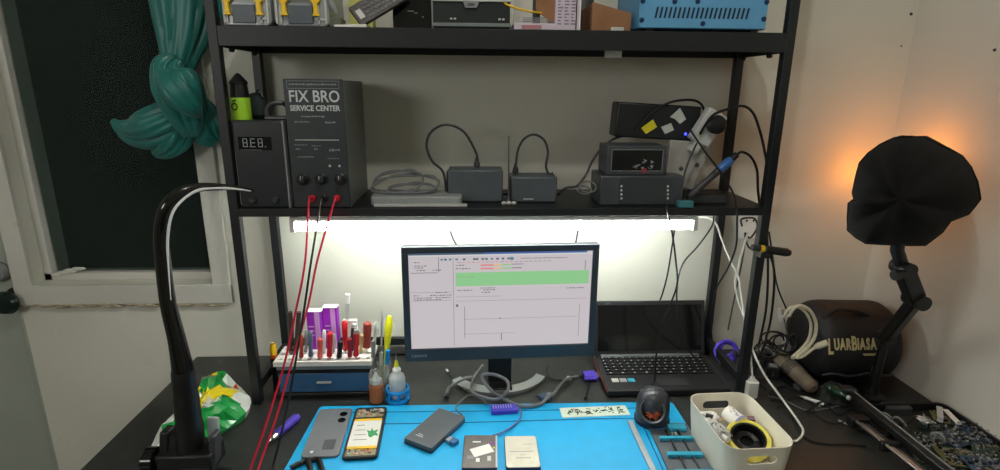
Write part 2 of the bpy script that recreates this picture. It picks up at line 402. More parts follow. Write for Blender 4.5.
for i in range(20):
    u = .26+i*.026; ui(u, .098, u+.018, .104, 4 if i < 13 and i % 3 else 2)
for (u, v, n_) in ((.03, .09, 2), (.03, .125, 4), (.03, .145, 3), (.04, .17, 3), (.125, .17, 3), (.14, .4, 4), (.02, .43, 2), (.11, .43, 7), (.02, .455, 6), (.02, .475, 9), (.14, .455, 5), (.25, .245, 6), (.25, .125, 3), (.25, .16, 5), (.26, .385, 5), (.385, .365, 5), (.4, .385, 4), (.39, .41, 3), (.86, .385, 6)):
    for i in range(n_): ui(u+i*.017, v, u+i*.017+.013, v+.008, 3 if (i+n_) % 3 else 2)
ui(.01, .40, .23, .403, 2); ui(.01, .487, .23, .49, 2)
ui(.25, .36, .99, .362, 7)
ui(.25, .455, .5, .458, 2); ui(.25, .5, .98, .503, 2); ui(.25, .535, .262, .56, 3)
ui(.295, .56, .299, .9, 2); ui(.29, .695, .93, .698, 2); ui(.29, .855, .58, .858, 2); ui(.94, .56, .943, .92, 2); ui(.5, .86, .504, .93, 3); ui(.49, .69, .5, .7, 3); ui(.96, .1, .965, .2, 2)
obj('program_window', b, emi, scr, world=False)
text('maker_mark', 'Lenovo', .013, wm(mon) @ face((-mw/2+.036, -.0226, z0+.017)), M('bezel_print', (128, 138, 150), .5), mon, .0002, .0003)
obj('neck', MB().box(-.031, .031, .004, .03, .012, z0+.08), PLA, mon, world=False, bevel=.003)
pr = []
for i in range(25):                                        # the arc of the foot
    a = math.radians(200+140*i/24); pr.append((.135*math.cos(a), .075+.115*math.sin(a)))
pr2 = [(x*.82, .075+(y-.075)*.78) for x, y in reversed(pr)]
SILV = M('silver_foot', (158, 162, 164), .3, .6, var=.05, scale=20)
ft = MB()
for i in range(24):
    o0, o1 = pr[i], pr[i+1]; n0, n1 = pr2[24-i], pr2[23-i]
    ft.hexa([(*o0, .0), (*o1, .0), (*n1, .0), (*n0, .0), (*o0, .009), (*o1, .009), (*n1, .014), (*n0, .014)])
obj('foot', ft, SILV, mon, world=False)
obj('foot_bar', MB().box(-.03, .03, -.03, .06, .001, .016), PLA, mon, world=False, bevel=.002)

# ================================================================== LAPTOP
lf0, lf1 = D(611, 393, .765), D(735, 391, .765)
zl = ZD+.024
hl, hr = D(596, 352, zl), D(697, 351, zl)
lap = thing('laptop', 'open black laptop with a dark screen beside the monitor', 'laptop', ((lf0.x+lf1.x)/2, 1.36, ZD))
xd = (lf1-lf0).normalized(); xd.z = 0; lw = .326; yd = Vector((-xd.y, xd.x, 0))
ldep = .182; lo = Vector(((lf0.x+lf1.x)/2, (lf0.y+lf1.y)/2, ZD)); lo += yd*.002-xd*.008
LT = frame(lo, xd)
b = MB(); zt, zf = .026, .02
p = [(-lw/2, 0, .003), (lw/2, 0, .003), (lw/2, ldep, .003), (-lw/2, ldep, .003), (-lw/2, 0, zf), (lw/2, 0, zf), (lw/2, ldep, zt), (-lw/2, ldep, zt)]
b.hexa([LT @ Vector(q) for q in p]); obj('base', b, M('laptop_case', (36, 37, 40), .32, var=.1, scale=30), lap, bevel=.003)
def lz(y): return zf+(zt-zf)*y/ldep
for sgn in (-1, 1):
    b = MB().box(sgn*lw/2-.001, sgn*lw/2+.001, .006, ldep-.006, .013, .0165, 0, LT)
    obj('edge_stripe', b, M('dull_red', (140, 62, 60), .4, var=.1), lap)
b = MB(); rows = [(.164, 15, .009), (.147, 15, .013), (.131, 14, .013), (.115, 14, .013), (.099, 13, .013), (.083, 9, .013)]
kx0, kx1 = -lw/2+.014, lw/2-.014
for y, n_, kh in rows:
    wdt = (kx1-kx0)/n_
    for i in range(n_):
        x = kx0+i*wdt; 
        b.box(x+.001, x+wdt-.001, y-kh/2, y+kh/2-.001, lz(y)-.001, lz(y)+.0022, 0, LT)
        b.box(x+wdt*.32, x+wdt*.5, y-.001, y+.003, lz(y)+.0022, lz(y)+.0024, 1, LT)
obj('keyboard', b, [M('key_black', (20, 21, 22), .45, var=.1), M('key_legend', (190, 192, 190), .5)], lap)
obj('touchpad', MB().box(.0-.02, .06, .018, .058, lz(.035)-.001, lz(.035)+.0006, 0, LT), PLAG, lap)
obj('hinge_cover', MB().box(-lw/2+.02, lw/2-.02, ldep-.016, ldep-.003, lz(ldep)-.001, lz(ldep)+.006, 0, LT), M('hinge_grey', (112, 116, 118), .35, .4), lap, bevel=.0015)
for i, (c, nm) in enumerate((((206, 208, 204), 'white'), ((176, 178, 176), 'grey'), ((62, 176, 206), 'blue'))):
    x = -lw/2+.022+i*.0215
    obj('sticker', MB().box(x, x+.018, .04, .058, lz(.05)-.001, lz(.05)+.0009, 0, LT), M('sticker_'+nm, c, .4), lap, label=nm+' sticker')
lid = math.radians(14); LL = LT @ Matrix.Translation((0, ldep-.006, zt+.002)) @ Matrix.Rotation(-lid, 4, 'X')
lhh = .158
obj('lid', MB().box(-lw/2, lw/2, 0, .008, 0, lhh, 0, LL), M('laptop_case', 0), lap, bevel=.003)
obj('screen', MB().box(-lw/2+.012, lw/2-.012, -.0012, .001, .014, lhh-.012, 0, LL), GLOSS, lap)
text('maker_mark', 'acer', .008, LL @ face((-lw/2+.04, -.0014, lhh-.0065)), M('grey_mark', (110, 112, 112), .5), lap, .0002)

# ================================================================== BLUE MAT
mbl, mbr, mfl, mfr = D(320, 407.5), D(672, 403), D(268, 500), D(738, 505)
mt_ = thing('repair_mat', 'bright blue silicone repair mat on the black workbench', 'mat', ((mbl.x+mbr.x)/2, 1.08, ZD))
def quadpoly(a, b_, c, d, r=.012, k=5):
    P = [Vector(q).to_2d() for q in (a, b_, c, d)]; o = []
    for i in range(4):
        p, q0, q1 = P[i], P[i-1], P[(i+1) % 4]; u, v = (q0-p).normalized(), (q1-p).normalized()
        s_, e_ = p+u*r, p+v*r
        for j in range(k+1):
            t = j/k; o.append(tuple((s_*(1-t)**2+p*2*t*(1-t)+e_*t*t)))
    return o
mat_poly = quadpoly(mfl, mfr, mbr, mbl)
MH = .004; ZMAT = ZD+MH
obj('pad', MB().prism(mat_poly, ZD, ZMAT), MATB, mt_, bevel=.0012)
def strip(pts, w, h, closed=False):
    b = MB(); sp = [Vector((p.x, p.y, ZMAT)) for p in pts]
    for a, c in zip(sp, sp[1:]): b.beam(a, c, w, h)
    return b
obj('ridge', MB().tube(spline([D(330, 412.5, ZMAT), D(450, 411.5, ZMAT), D(560, 410, ZMAT), D(640, 408, ZMAT)], 4), .0014, 6), MATD, mt_, label='narrow dark groove along the back')
obj('groove', MB().tube(spline([D(384, 424, ZMAT), D(450, 423, ZMAT), D(560, 420, ZMAT), D(628, 418.5, ZMAT), D(640, 421, ZMAT), D(645, 430, ZMAT), D(664, 472, ZMAT), D(681, 510, ZMAT)], 5), .0016, 6), MATD, mt_, label='second dark groove turning at the corner')

exec_parts = []
# ================================================================== THINGS ON THE MAT
def desk_frame(pa, pb, z):          # origin at the first point, x towards the second
    a, b_ = D(*pa, z), D(*pb, z); return a, (b_-a)
def slab_from(corners, z):          # bl, br, fr, fl pixel corners at height z -> centre, x direction, width, depth
    bl, br, fr, fl = [D(*c, z) for c in corners]
    c = (bl+br+fr+fl)/4; x = ((br-bl)+(fr-fl)); w = ((br-bl).length+(fr-fl).length)/2; d = ((bl-fl).length+(br-fr).length)/2
    c.z = 0; return c, x.normalized(), w, d

# phone back cover
c, xd, w, d = slab_from(((320, 409), (354, 408), (337, 456), (300, 457)), ZMAT+.006)
cv = thing('phone_back_cover', 'loose grey phone back cover with camera holes on the blue mat', 'phone cover', (c.x, c.y, ZMAT))
sk = Matrix(((1, .0, 0, 0), (0, 1, 0, 0), (0, 0, 1, 0), (0, 0, 0, 1)))
bl, br, fr, fl = [D(*q, ZMAT+.006) for q in ((318, 409), (356, 408), (340, 456.5), (300, 457.5))]
T = frame((c.x, c.y, ZMAT), ((bl+br)/2-(fl+fr)/2).cross(Vector((0, 0, 1))))
obj('shell', MB().rbox(w, d, .0004, .006, .01, 0, T), M('cover_grey', (112, 116, 120), .45, var=.05), cv, bevel=.001)
for yy in (.36, .22):
    obj('camera_opening', MB().lathe([(.009, .0055), (.009, .0068), (.006, .007)], 16, T=T @ Matrix.Translation((w*.28, d*yy, 0))), GLOSS, cv)
obj('square_patch', MB().rbox(.026, .034, .0055, .0066, .003, 0, T @ Matrix.Translation((.012, -d*.28, 0))), DGREY, cv)
obj('flash_dot', MB().rbox(.006, .007, .0055, .0066, .001, 0, T @ Matrix.Translation((-w*.25, -d*.41, 0))), WHT, cv)
obj('maker_line', MB().box(-.018, .012, -.0006, .0006, .0055, .0063, 0, T), GREY, cv)

# opened phone
c, xd, w, d = slab_from(((359, 407), (385, 407), (378, 456), (340, 459)), ZMAT+.008)
bl, br, fr, fl = [D(*q, ZMAT+.008) for q in ((357, 407), (386, 407), (378, 456), (340, 459))]
ph = thing('opened_phone', 'opened phone showing its white battery beside the grey cover', 'phone', (c.x, c.y, ZMAT))
T = frame((c.x, c.y, ZMAT), ((bl+br)/2-(fl+fr)/2).cross(Vector((0, 0, 1))))
w = .076
obj('chassis', MB().rbox(w, d, .0004, .008, .01, 0, T), PLA, ph, bevel=.0012)
obj('battery', MB().rbox(w-.012, d*.55, .007, .0105, .003, 0, T @ Matrix.Translation((0, -d*.07, 0))), M('battery_white', (222, 222, 214), .5, var=.03), ph)
for s in (-1, 1): obj('battery_tape', MB().box(-w/2+.007, w/2-.007, -d*.07+s*d*.27-.004, -d*.07+s*d*.27+.004, .007, .0112, 0, T), YEL, ph)
b = MB().prism([(-.006, -.012), (0, -.02), (.008, -.012), (.017, -.014), (.011, -.002), (.014, .01), (.004, .004), (0, .016), (-.003, .004), (-.012, .008), (-.007, -.003)], .0103, .0109, 0, T @ Matrix.Translation((.014, -d*.06, 0)))
obj('green_mark', b, M('leaf_green', (44, 146, 84), .5), ph)
for i in range(4): obj('battery_print', MB().box(-w*.3, -w*.3+.03-.004*i, -d*.2+i*.018, -d*.2+i*.018+.002, .0103, .0108, 0, T), GREY, ph)
rs = random.Random(5)
b = MB().rbox(w-.012, d*.17, .007, .009, .003, 0, T @ Matrix.Translation((0, d*.36, 0)))
for i in range(46): 
    x, y = rs.uniform(-w*.38, w*.38), d*rs.uniform(.29, .43); b.box(x, x+rs.uniform(.002, .01), y, y+rs.uniform(.002, .008), .0085, .0105, rs.choice((1, 2, 3, 1)), T)
obj('logic_board', b, [M('board_tan', (146, 138, 112), .5, var=.4, scale=90), LGREY, M('orange_flex', (206, 140, 84), .5), PLAG], ph)
b = MB().rbox(w-.012, d*.1, .007, .009, .003, 0, T @ Matrix.Translation((0, -d*.42, 0)))
for i in range(26):
    x, y = rs.uniform(-w*.38, w*.36), -d*rs.uniform(.385, .455); b.box(x, x+rs.uniform(.002, .008), y, y+rs.uniform(.002, .005), .0085, .0105, rs.choice((1, 2, 3)), T)
obj('lower_board', b, [M('board_tan', (146, 138, 112), .5, var=.4, scale=90), LGREY, M('orange_flex', (206, 140, 84), .5), PLAG], ph)

# external drive
bl, br, fr, fl = [D(*q, ZMAT+.014) for q in ((439, 407.5), (464, 416), (433, 449), (404, 438))]
c = (bl+br+fr+fl)/4; T = frame((c.x, c.y, ZMAT), (fr-fl)+(br-bl)); w, d = ((fr-fl).length+(br-bl).length)/2, ((bl-fl).length+(br-fr).length)/2
hd = thing('external_drive', 'matt grey external hard drive lying askew on the blue mat', 'hard drive', (c.x, c.y, ZMAT))
obj('case', MB().rbox(w, d, .0003, .014, .004, 0, T), M('drive_grey', (86, 90, 94), .4, var=.05), hd, bevel=.001)
obj('base_plate', MB().rbox(w+.001, d+.001, .0002, .006, .004, 0, T), M('drive_dark', (36, 40, 60), .4), hd)
for i, ww in enumerate((.012, .02)): obj('printed_mark', MB().box(-.012-ww/2, -.012+ww/2, -d*.3-i*.006, -d*.3-i*.006+.0025, .0138, .0143, 0, T), LGREY, hd)
hdT, hdd_, hdw = T, d, w

# bare disks
def bare(corners, z, name, label):
    bl, br, fr, fl = [D(*q, ZMAT+z) for q in corners]
    c = (bl+br+fr+fl)/4; T = frame((c.x, c.y, ZMAT), (fr-fl)+(br-bl))
    return c, T, ((fr-fl).length+(br-bl).length)/2, ((bl-fl).length+(br-fr).length)/2
c, T, w, d = bare(((464.5, 435), (497, 435), (497, 468), (461.5, 468)), .011, '', '')
o = thing('bare_hard_disk', 'bare hard disk with a tilted white label wired to the drive', 'hard disk', (c.x, c.y, ZMAT))
obj('casing', MB().rbox(w, d, .0003, .010, .002, 0, T), M('disk_side', (52, 54, 76), .35, .5), o, bevel=.0008)
obj('lid', MB().rbox(w-.003, d-.002, .0095, .0112, .003, 0, T), M('disk_lid', (112, 108, 102), .35, .5, var=.12, scale=60), o)
obj('label_sheet', MB().box(-.023, .023, -.0145, .0145, .011, .0122, 0, T @ Matrix.Translation((.004, .0, 0)) @ Matrix.Rotation(.42, 4, 'Z')), PAPER, o)
for x, y, ww, hh, mm in ((.026, .026, .008, .005, PUR), (-.008, .03, .018, .004, WHT), (-.02, -.022, .014, .012, GREY), (.02, -.026, .008, .016, LGREY), (-.004, -.031, .008, .012, WHT), (.03, .01, .004, .004, YGR)):
    obj('label_sheet', MB().box(x-ww/2, x+ww/2, y-hh/2, y+hh/2, .011, .0118, 0, T), mm, o)
obj('side_edge', MB().box(w/2-.003, w/2+.0006, -d/2+.002, d/2-.002, .003, .0114, 0, T), LGREY, o)
disk_c, disk_T, disk_d = c, T, d
c, T, w, d = bare(((505, 436), (536, 436), (541, 467), (505, 468)), .011, '', '')
o = thing('bare_hard_disk', 'silver-white bare hard disk with faint print on the blue mat', 'hard disk', (c.x, c.y, ZMAT))
obj('casing', MB().rbox(w, d, .0003, .010, .003, 0, T), M('disk_side', 0), o, bevel=.0008)
obj('lid', MB().rbox(w-.002, d-.002, .0095, .0115, .006, 0, T), M('disk_silver', (206, 202, 184), .35, .2, var=.08, scale=40), o)
rs = random.Random(2)
b = MB()
for i in range(13): b.box(-.026+i*.004, -.0235+i*.004, -.003, -.001, .0113, .0118, 0, T)
for i in range(8): b.box(-.014+i*.004, -.0115+i*.004, -.024, -.0215, .0113, .0118, 0, T)
for i in range(4): b.box(-.004+i*.003, -.002+i*.003, -.014, -.0125, .0113, .0118, 0, T)
for i in range(6): b.box(.004+i*.004, .0065+i*.004, .022, .0235, .0113, .0118, 0, T)
obj('print', b, GREY, o)

# paper strip with black marks
bl, br, fr, fl = [D(*q, ZMAT+.0012) for q in ((560, 408), (626, 405.5), (628.5, 414.5), (563, 417.5))]
o = thing('paper_strip', 'white paper strip with black scribbles behind the open mat', 'paper', ((bl.x+fr.x)/2, (bl.y+fr.y)/2, ZMAT))
T = frame(((bl+br+fr+fl)/4).to_2d().to_3d()+Vector((0, 0, ZMAT)), (br-bl)+(fr-fl)); w, d = (br-bl).length, (bl-fl).length
obj('sheet', MB().box(-w/2, w/2, -d/2, d/2, .0002, .0014, 0, T), M('mint_paper', (214, 226, 208), .6, var=.03), o)
b = MB(); rs = random.Random(21)
for i in range(80):
    x = rs.uniform(-w*.4, w*.42); y = rs.gauss(0, d*.16); a = rs.uniform(0, PI)
    if x > w*.05 and rs.random() < .45: continue
    b.box(-rs.uniform(.002, .006), rs.uniform(.002, .006), -.0011, .0011, .0013, .0018, 0, T @ Matrix.Translation((x, y, 0)) @ Matrix.Rotation(a, 4, 'Z'))
obj('scribble', b, INK, o)

# steel ruler-like bar
a, c = D(630, 421, ZMAT+.004), D(655, 474, ZMAT+.004); a.z = c.z = ZMAT+.0035
b = MB().beam(a, c, .0135, .006)
solo('steel_bar', b, M('matt_alu', (158, 164, 170), .4, .5, var=.08), 'straight grey metal bar beside the fixture plate on the mat', 'bar', bevel=.0015)

# tip cleaner
c0 = D(651.5, 421, ZMAT)
tc_ = thing('tip_cleaner', 'black round tip cleaner pot with copper wool inside', 'tip cleaner', (c0.x, c0.y, ZMAT))
R_ = .039
ax = (CAM-c0); ax.z = 0; ax = ax.normalized()
dirv = (ax*.86+Vector((0, 0, .52))).normalized()
sidev = Vector((0, 0, 1)).cross(ax).normalized(); upv = dirv.cross(sidev)
hh = .056
b = MB().lathe([(R_*.96, .0005), (R_, .006), (R_, hh*.55), (R_*.995, hh*.85), (R_*.96, hh+.004), (R_*.86, hh+.015), (R_*.66, hh+.024), (R_*.36, hh+.029), (.001, hh+.031)], 32, T=Matrix.Translation((c0.x, c0.y, ZMAT)))
obj('pot', b, M('pot_black', (50, 52, 58), .34, var=.08), tc_)
oc = c0+Vector((0, 0, hh*.86))+ax*R_*.86                                # the round mouth on the front
T = frame(oc, sidev, dirv)
b = MB().lathe([(.027, -.016), (.0295, -.004), (.0295, .004), (.0275, .0065), (.0245, .004), (.0235, -.002)], 28, T=T)
obj('mouth_ring', b, M('pot_ring', (78, 80, 84), .3), tc_)
obj('mouth_hole', MB().lathe([(.0242, -.001), (.0005, -.0008)], 24, T=T), M('hole_black', (8, 8, 8), .9), tc_)
b = MB(); rs = random.Random(8)
for i in range(40):
    a0 = rs.uniform(PI*1.05, PI*1.95); rr_ = rs.uniform(.006, .018); p = T @ Vector((rr_*math.cos(a0), -abs(rr_*math.sin(a0)), .002))
    q = [p+Vector((rs.uniform(-.005, .005), rs.uniform(-.005, .005), rs.uniform(-.004, .004))) for _ in range(4)]
    b.tube(spline(q, 3), .0007, 4)
obj('copper_wool', b, COPPER, tc_)
b = MB().lathe([(R_*1.0, .0004), (R_*1.06, .003), (R_*1.06, .012), (R_*1.01, .014)], 32, T=Matrix.Translation((c0.x, c0.y, ZMAT)))
obj('base_ring', b, M('pot_navy', (30, 44, 62), .4), tc_)

# fixture plate with teal clamps
bl, br, fr, fl = D(646, 426, ZMAT), D(684, 425, ZMAT), D(722, 493, ZMAT), D(676, 493, ZMAT)
fx = thing('board_fixture', 'grey circuit board fixture with teal sliding clamps on the mat', 'fixture', ((bl.x+fr.x)/2, (bl.y+fr.y)/2, ZMAT))
yv = ((bl+br)/2-(fl+fr)/2); yl = yv.length; xv = yv.cross(Vector((0, 0, 1))).normalized(); w = .079
cc = (bl+br+fr+fl)/4+xv*.003; T = frame((cc.x, cc.y, ZMAT), xv)
obj('plate', MB().rbox(w+.013, yl, .0004, .007, .004, 0, T), M('fixture_grey', (94, 98, 104), .42, .4, var=.08), fx, bevel=.001)
def clamp(y, dpt, h, teeth=0, x0=-.036, x1=.040):
    b = MB().box(x0, x1, y-dpt/2, y+dpt/2, .007, .007+h, 0, T)
    for i in range(teeth):
        x = x0+(x1-x0)*(i+.5)/teeth; b.box(x-.003, x+.003, y-dpt/2-.004, y-dpt/2, .007, .007+h*.8, 0, T)
    return obj('clamp', b, TEALP, fx, bevel=.001)
clamp(yl*.40, .018, .007, 5, -.004, .037); clamp(yl*.21, .009, .008); clamp(-yl*.04, .012, .008); clamp(-yl*.3, .014, .008)
obj('dark_window', MB().box(-.036, -.008, yl*.37, yl*.45, .0068, .0078, 0, T), NAVY, fx)
for x in (-.012, .016):
    obj('slide_rod', MB().cyl(T @ Vector((x, yl*.36, .0095)), T @ Vector((x+.004, -yl*.3, .0095)), .0028), PLA, fx)
for x in (-.002, .006): obj('spring_pin', MB().cyl(T @ Vector((x, yl*.31, .0095)), T @ Vector((x, yl*.26, .0095)), .003), CHROME, fx)

# violet driver at the mat's edge
a, c = D(276, 436, ZD+.01), D(298, 417, ZD+.01); a.z = c.z = ZD+.0115
o = thing('screwdriver', 'short violet screwdriver lying beside the mat', 'screwdriver', ((a.x+c.x)/2, (a.y+c.y)/2, ZD))
dv = (c-a).normalized()
obj('handle', MB().tube([a, a+dv*.006, a+dv*.03, a+dv*.05, c-dv*.006, c], [.006, .0105, .009, .0105, .0105, .007], 8), VGA, o, sharp=60)
obj('collar', MB().tube([a-dv*.012, a+dv*.001], [.0055, .0065], 10), CHROME, o)
obj('blade', MB().tube([a-dv*.03, a-dv*.011], [.0018, .002], 8), CHROME, o)
# black tool heads coming in at the near edge of the mat
o = thing('black_tweezers', 'black flat tweezer jaws lying over the mat beside the grey cover', 'tweezers', tuple(D(308, 468, ZMAT)))
pa, pb, pc = D(300, 464, ZMAT+.006), D(311, 459, ZMAT+.006), D(321, 460, ZMAT+.006)
for q in ((D(291, 469, ZMAT+.004), D(300, 464, ZMAT+.005), D(308, 462, ZMAT+.005), D(312, 480, ZMAT+.004)), (D(308, 462, ZMAT+.005), D(318, 460, ZMAT+.005), D(322, 470, ZMAT+.005), D(324, 484, ZMAT+.004))):
    obj('jaw', MB().tube(spline([Vector((p.x, p.y, ZMAT+.0065)) for p in q], 4), .006, 8), PLA, o)
# ================================================================== BOTTLES
c = D(377, 401); 
o = thing('amber_bottle', 'small amber bottle with a clear round cap beside the white dropper', 'bottle', (c.x, c.y, ZD))
T = Matrix.Translation((c.x, c.y, ZD))
obj('bottle_body', MB().lathe([(.0155, .0004), (.018, .003), (.018, .046), (.013, .052)], 24, T=T), AMBER, o)
obj('neck_cap', MB().lathe([(.0125, .05), (.0125, .062), (.007, .068), (.004, .076)], 20, T=T), WHT, o)
obj('clear_cap', MB().lathe([(.0165, .05), (.0175, .056), (.0175, .078), (.013, .086), (.0005, .09)], 24, T=T), CLEAR, o)
c = D(398, 400)
o = thing('dropper_bottle', 'milky dropper bottle with a yellow needle standing in a blue ring', 'bottle', (c.x, c.y, ZD+.012))
T = Matrix.Translation((c.x, c.y, ZD+.012))
zt_ = W(397, 357, c.y).z-ZD-.012
obj('bottle_body', MB().lathe([(.019, .0004), (.0205, .004), (.0205, .050), (.018, .059), (.010, .066), (.009, .07)], 28, T=T), MILK, o)
obj('cap', MB().lathe([(.0105, .068), (.0105, .076), (.007, .080), (.006, .083)], 20, T=T), WHT, o)
obj('needle_hub', MB().lathe([(.006, .081), (.0055, .087), (.003, .099), (.0028, .1)], 16, T=T), YGR, o)
obj('needle', MB().lathe([(.0012, .098), (.001, .125)], 8, T=T), CHROME, o)
o = thing('bottle_ring', 'blue ring stand holding the milky dropper bottle', 'bottle holder', (c.x, c.y, ZD))
T = Matrix.Translation((c.x, c.y, ZD))
obj('ring', MB().lathe([(.0235, .028), (.0255, .027), (.030, .030), (.0305, .034), (.028, .038), (.0245, .037), (.0235, .033), (.0235, .028)], 28, T=T), RING, o)
obj('base', MB().lathe([(.029, .0003), (.031, .003), (.031, .008), (.027, .0105), (.0005, .0105)], 28, T=T), RING, o)
for i in range(7):
    a = 2*PI*i/7+.3; obj('rib', MB().tube([T @ Vector((.0285*math.cos(a), .0285*math.sin(a), .008)), T @ Vector((.0275*math.cos(a+.25), .0275*math.sin(a+.25), .03))], .0035, 8), RING, o)
# glass of yellow tools behind them
c = D(384, 383); yb_ = c.y
cup = thing('tool_cup', 'clear cup of tools beside the white tool organiser', 'cup', (c.x, c.y, ZD))
T = Matrix.Translation((c.x, c.y, ZD))
obj('cup_wall', MB().lathe([(.0005, .002), (.014, .002), (.016, .004), (.0172, .06), (.0182, .06), (.0170, .0005), (.0005, .0004)], 24, T=T), CLEAR, cup)
def rod(name, label, cat, px0, px1, Y0, Y1, rad, mat, zmin=None, parts=None, group=None):
    a, b_ = W(*px0, Y0), W(*px1, Y1)
    return a, b_
def tool(label, base, top, Y, lean, shaft_r, handle_r, mat, name='screwdriver', cat='screwdriver', hs=.35, shaft=CHROME, group=None, zbase=None, flat=1, capm=None, dome=True):
    """an upright hand tool standing in a hole: shaft below, handle above"""
    a, t = W(*base, Y), W(*top, Y+lean)
    if zbase is not None: a.z = zbase
    d = t-a; o = thing(name, label, cat, a, group)
    h0 = a+d*hs
    obj('shaft', MB().tube([a, h0+d*.03], shaft_r, 8), shaft, o)
    hb = MB().tube([h0, h0+d*.03, h0+d*(1-hs)*.25, h0+d*(1-hs)*.75, t-d*.04, t], [handle_r*.7, handle_r*.95, handle_r*.8, handle_r, handle_r*.95, handle_r*(.55 if dome else .9)], 10)
    obj('handle', hb, mat, o)
    if capm: obj('handle_cap', MB().tube([t-d*.06, t+d*.01], [handle_r*1.04, handle_r*.8], 10), capm, o)
    return o
zc_ = ZD+.005
a, t = W(383, 362, yb_), W(389.5, 316, yb_+.01)
o = thing('plastic_spatula', 'yellow-green pry spatula with a wide tip standing in the clear cup', 'pry tool', (a.x, a.y, ZD+.004)); a.z = ZD+.004
d = t-a
obj('blade', MB().tube([a+d*.0, a+d*.3, a+d*.5, a+d*.62, a+d*.8, a+d*.93, t], [.003, .0045, .006, .0085, .0105, .0095, .005], 10), YGR, o)
obj('rib', MB().tube([a+d*.3-Vector((0, .006, 0)), a+d*.75-Vector((0, .0105, 0))], .002, 6), YGR, o)
a, t = W(379, 360, yb_), W(382, 307, yb_+.02); a.z = ZD+.004; a.x -= -.002; d = t-a; sd = Vector((1, 0, 0))
o = thing('metal_spudger', 'pointed grey metal blade standing behind the yellow spatula', 'pry tool', a)
b = MB(); b.hexa([a+sd*-.004, a+sd*.004, a+sd*.004+Vector((0, .002, 0)), a+sd*-.004+Vector((0, .002, 0)), t+sd*-.001, t+sd*.001, t+sd*.001+Vector((0, .001, 0)), t+sd*-.001+Vector((0, .001, 0))])
obj('blade', b, CHROME, o)
obj('grip', MB().tube([a, a+d*.4], [.005, .0055], 8), LGREY, o)
a, t = W(385, 372, yb_-.004), W(388, 350, yb_-.004); a.z = ZD+.004
o = thing('blue_marker', 'short blue capped pen in the clear cup', 'pen', a)
obj('barrel', MB().tube([a, a+(t-a)*.6], .0055, 10), WHT, o); obj('cap', MB().tube([a+(t-a)*.58, t], [.0065, .006], 10), RING, o)

# ================================================================== TOOL ORGANISER
OY0, OY1 = 1.268, 1.352
ox0, ox1, oz0, oz1 = fb(277, 361, 371, 396, OY0); oz0 = ZD
og = thing('tool_organiser', 'tool organiser with a white perforated top and a blue-black drawer', 'organiser', ((ox0+ox1)/2, (OY0+OY1)/2, ZD))
b = MB(); b.box(ox0, ox1, OY0+.006, OY1, ZD+.012, oz1-.012)
obj('body', b, M('organiser_grey', (86, 96, 104), .4), og, bevel=.002)
obj('foot_rim', MB().box(ox0-.006, ox1+.004, OY0-.002, OY1, ZD, ZD+.014), PLA, og, bevel=.003)
# the top plate with real holes: strips between rows and posts between holes
b = MB(); nx, ny = 10, 3; tz0, tz1 = oz1-.012, oz1
cw = (ox1-ox0+.008)/nx; ch = (OY1-OY0+.006)/ny; hr_ = .0062
for i in range(nx):
    for j in range(ny):
        x0_, y0_ = ox0-.004+i*cw, OY0-.004+j*ch; cx, cy = x0_+cw/2, y0_+ch/2
        n = 12; out = []
        for k in range(n):
            a = 2*PI*(k+.5)/n; ca, sa = math.cos(a), math.sin(a); s = min(cw/2/abs(ca) if abs(ca) > 1e-6 else 9, ch/2/abs(sa) if abs(sa) > 1e-6 else 9)
            out.append((cx+ca*s, cy+sa*s))
        # snap the four nearest to the corners so the cells tile without gaps
        for qx in (-1, 1):
            for qy in (-1, 1):
                tgt = (cx+qx*cw/2, cy+qy*ch/2); k = min(range(n), key=lambda k: (out[k][0]-tgt[0])**2+(out[k][1]-tgt[1])**2); out[k] = tgt
        inn = [(cx+hr_*math.cos(2*PI*(k+.5)/n), cy+hr_*math.sin(2*PI*(k+.5)/n)) for k in range(n)]
        vs = [(x, y, tz1) for x, y in out]+[(x, y, tz1) for x, y in inn]+[(x, y, tz0) for x, y in inn]
        fs = [(k, (k+1) % n, n+(k+1) % n, n+k) for k in range(n)]+[(n+k, n+(k+1) % n, 2*n+(k+1) % n, 2*n+k) for k in range(n)]
        b.add(vs, fs, 0, False)
b.box(ox0-.004, ox1+.004, OY0-.0045, OY0-.004, tz0, tz1); b.box(ox0-.0045, ox0-.004, OY0-.004, OY1, tz0, tz1); b.box(ox1+.004, ox1+.0045, OY0-.004, OY1, tz0, tz1)
obj('perforated_top', b, WHT, og)
dr_ = obj('drawer', MB().box(ox0+.004, ox1-.004, OY0, OY0+.01, ZD+.016, oz1-.034), NAVY, og, bevel=.002)
obj('drawer_pull', MB().box((ox0+ox1)/2-.018, (ox0+ox1)/2+.018, OY0-.006, OY0+.001, ZD+.043, ZD+.0465), LGREY, dr_)
obj('dark_line', MB().box(ox0+.0005, ox1-.0005, OY0-.0005, OY0+.008, oz1-.034, oz1-.026), PLA, og)
obj('upper_band', MB().box(ox0+.001, ox1-.001, OY0+.001, OY0+.008, oz1-.024, oz1-.013), M('band_grey', (120, 134, 142), .4), og)

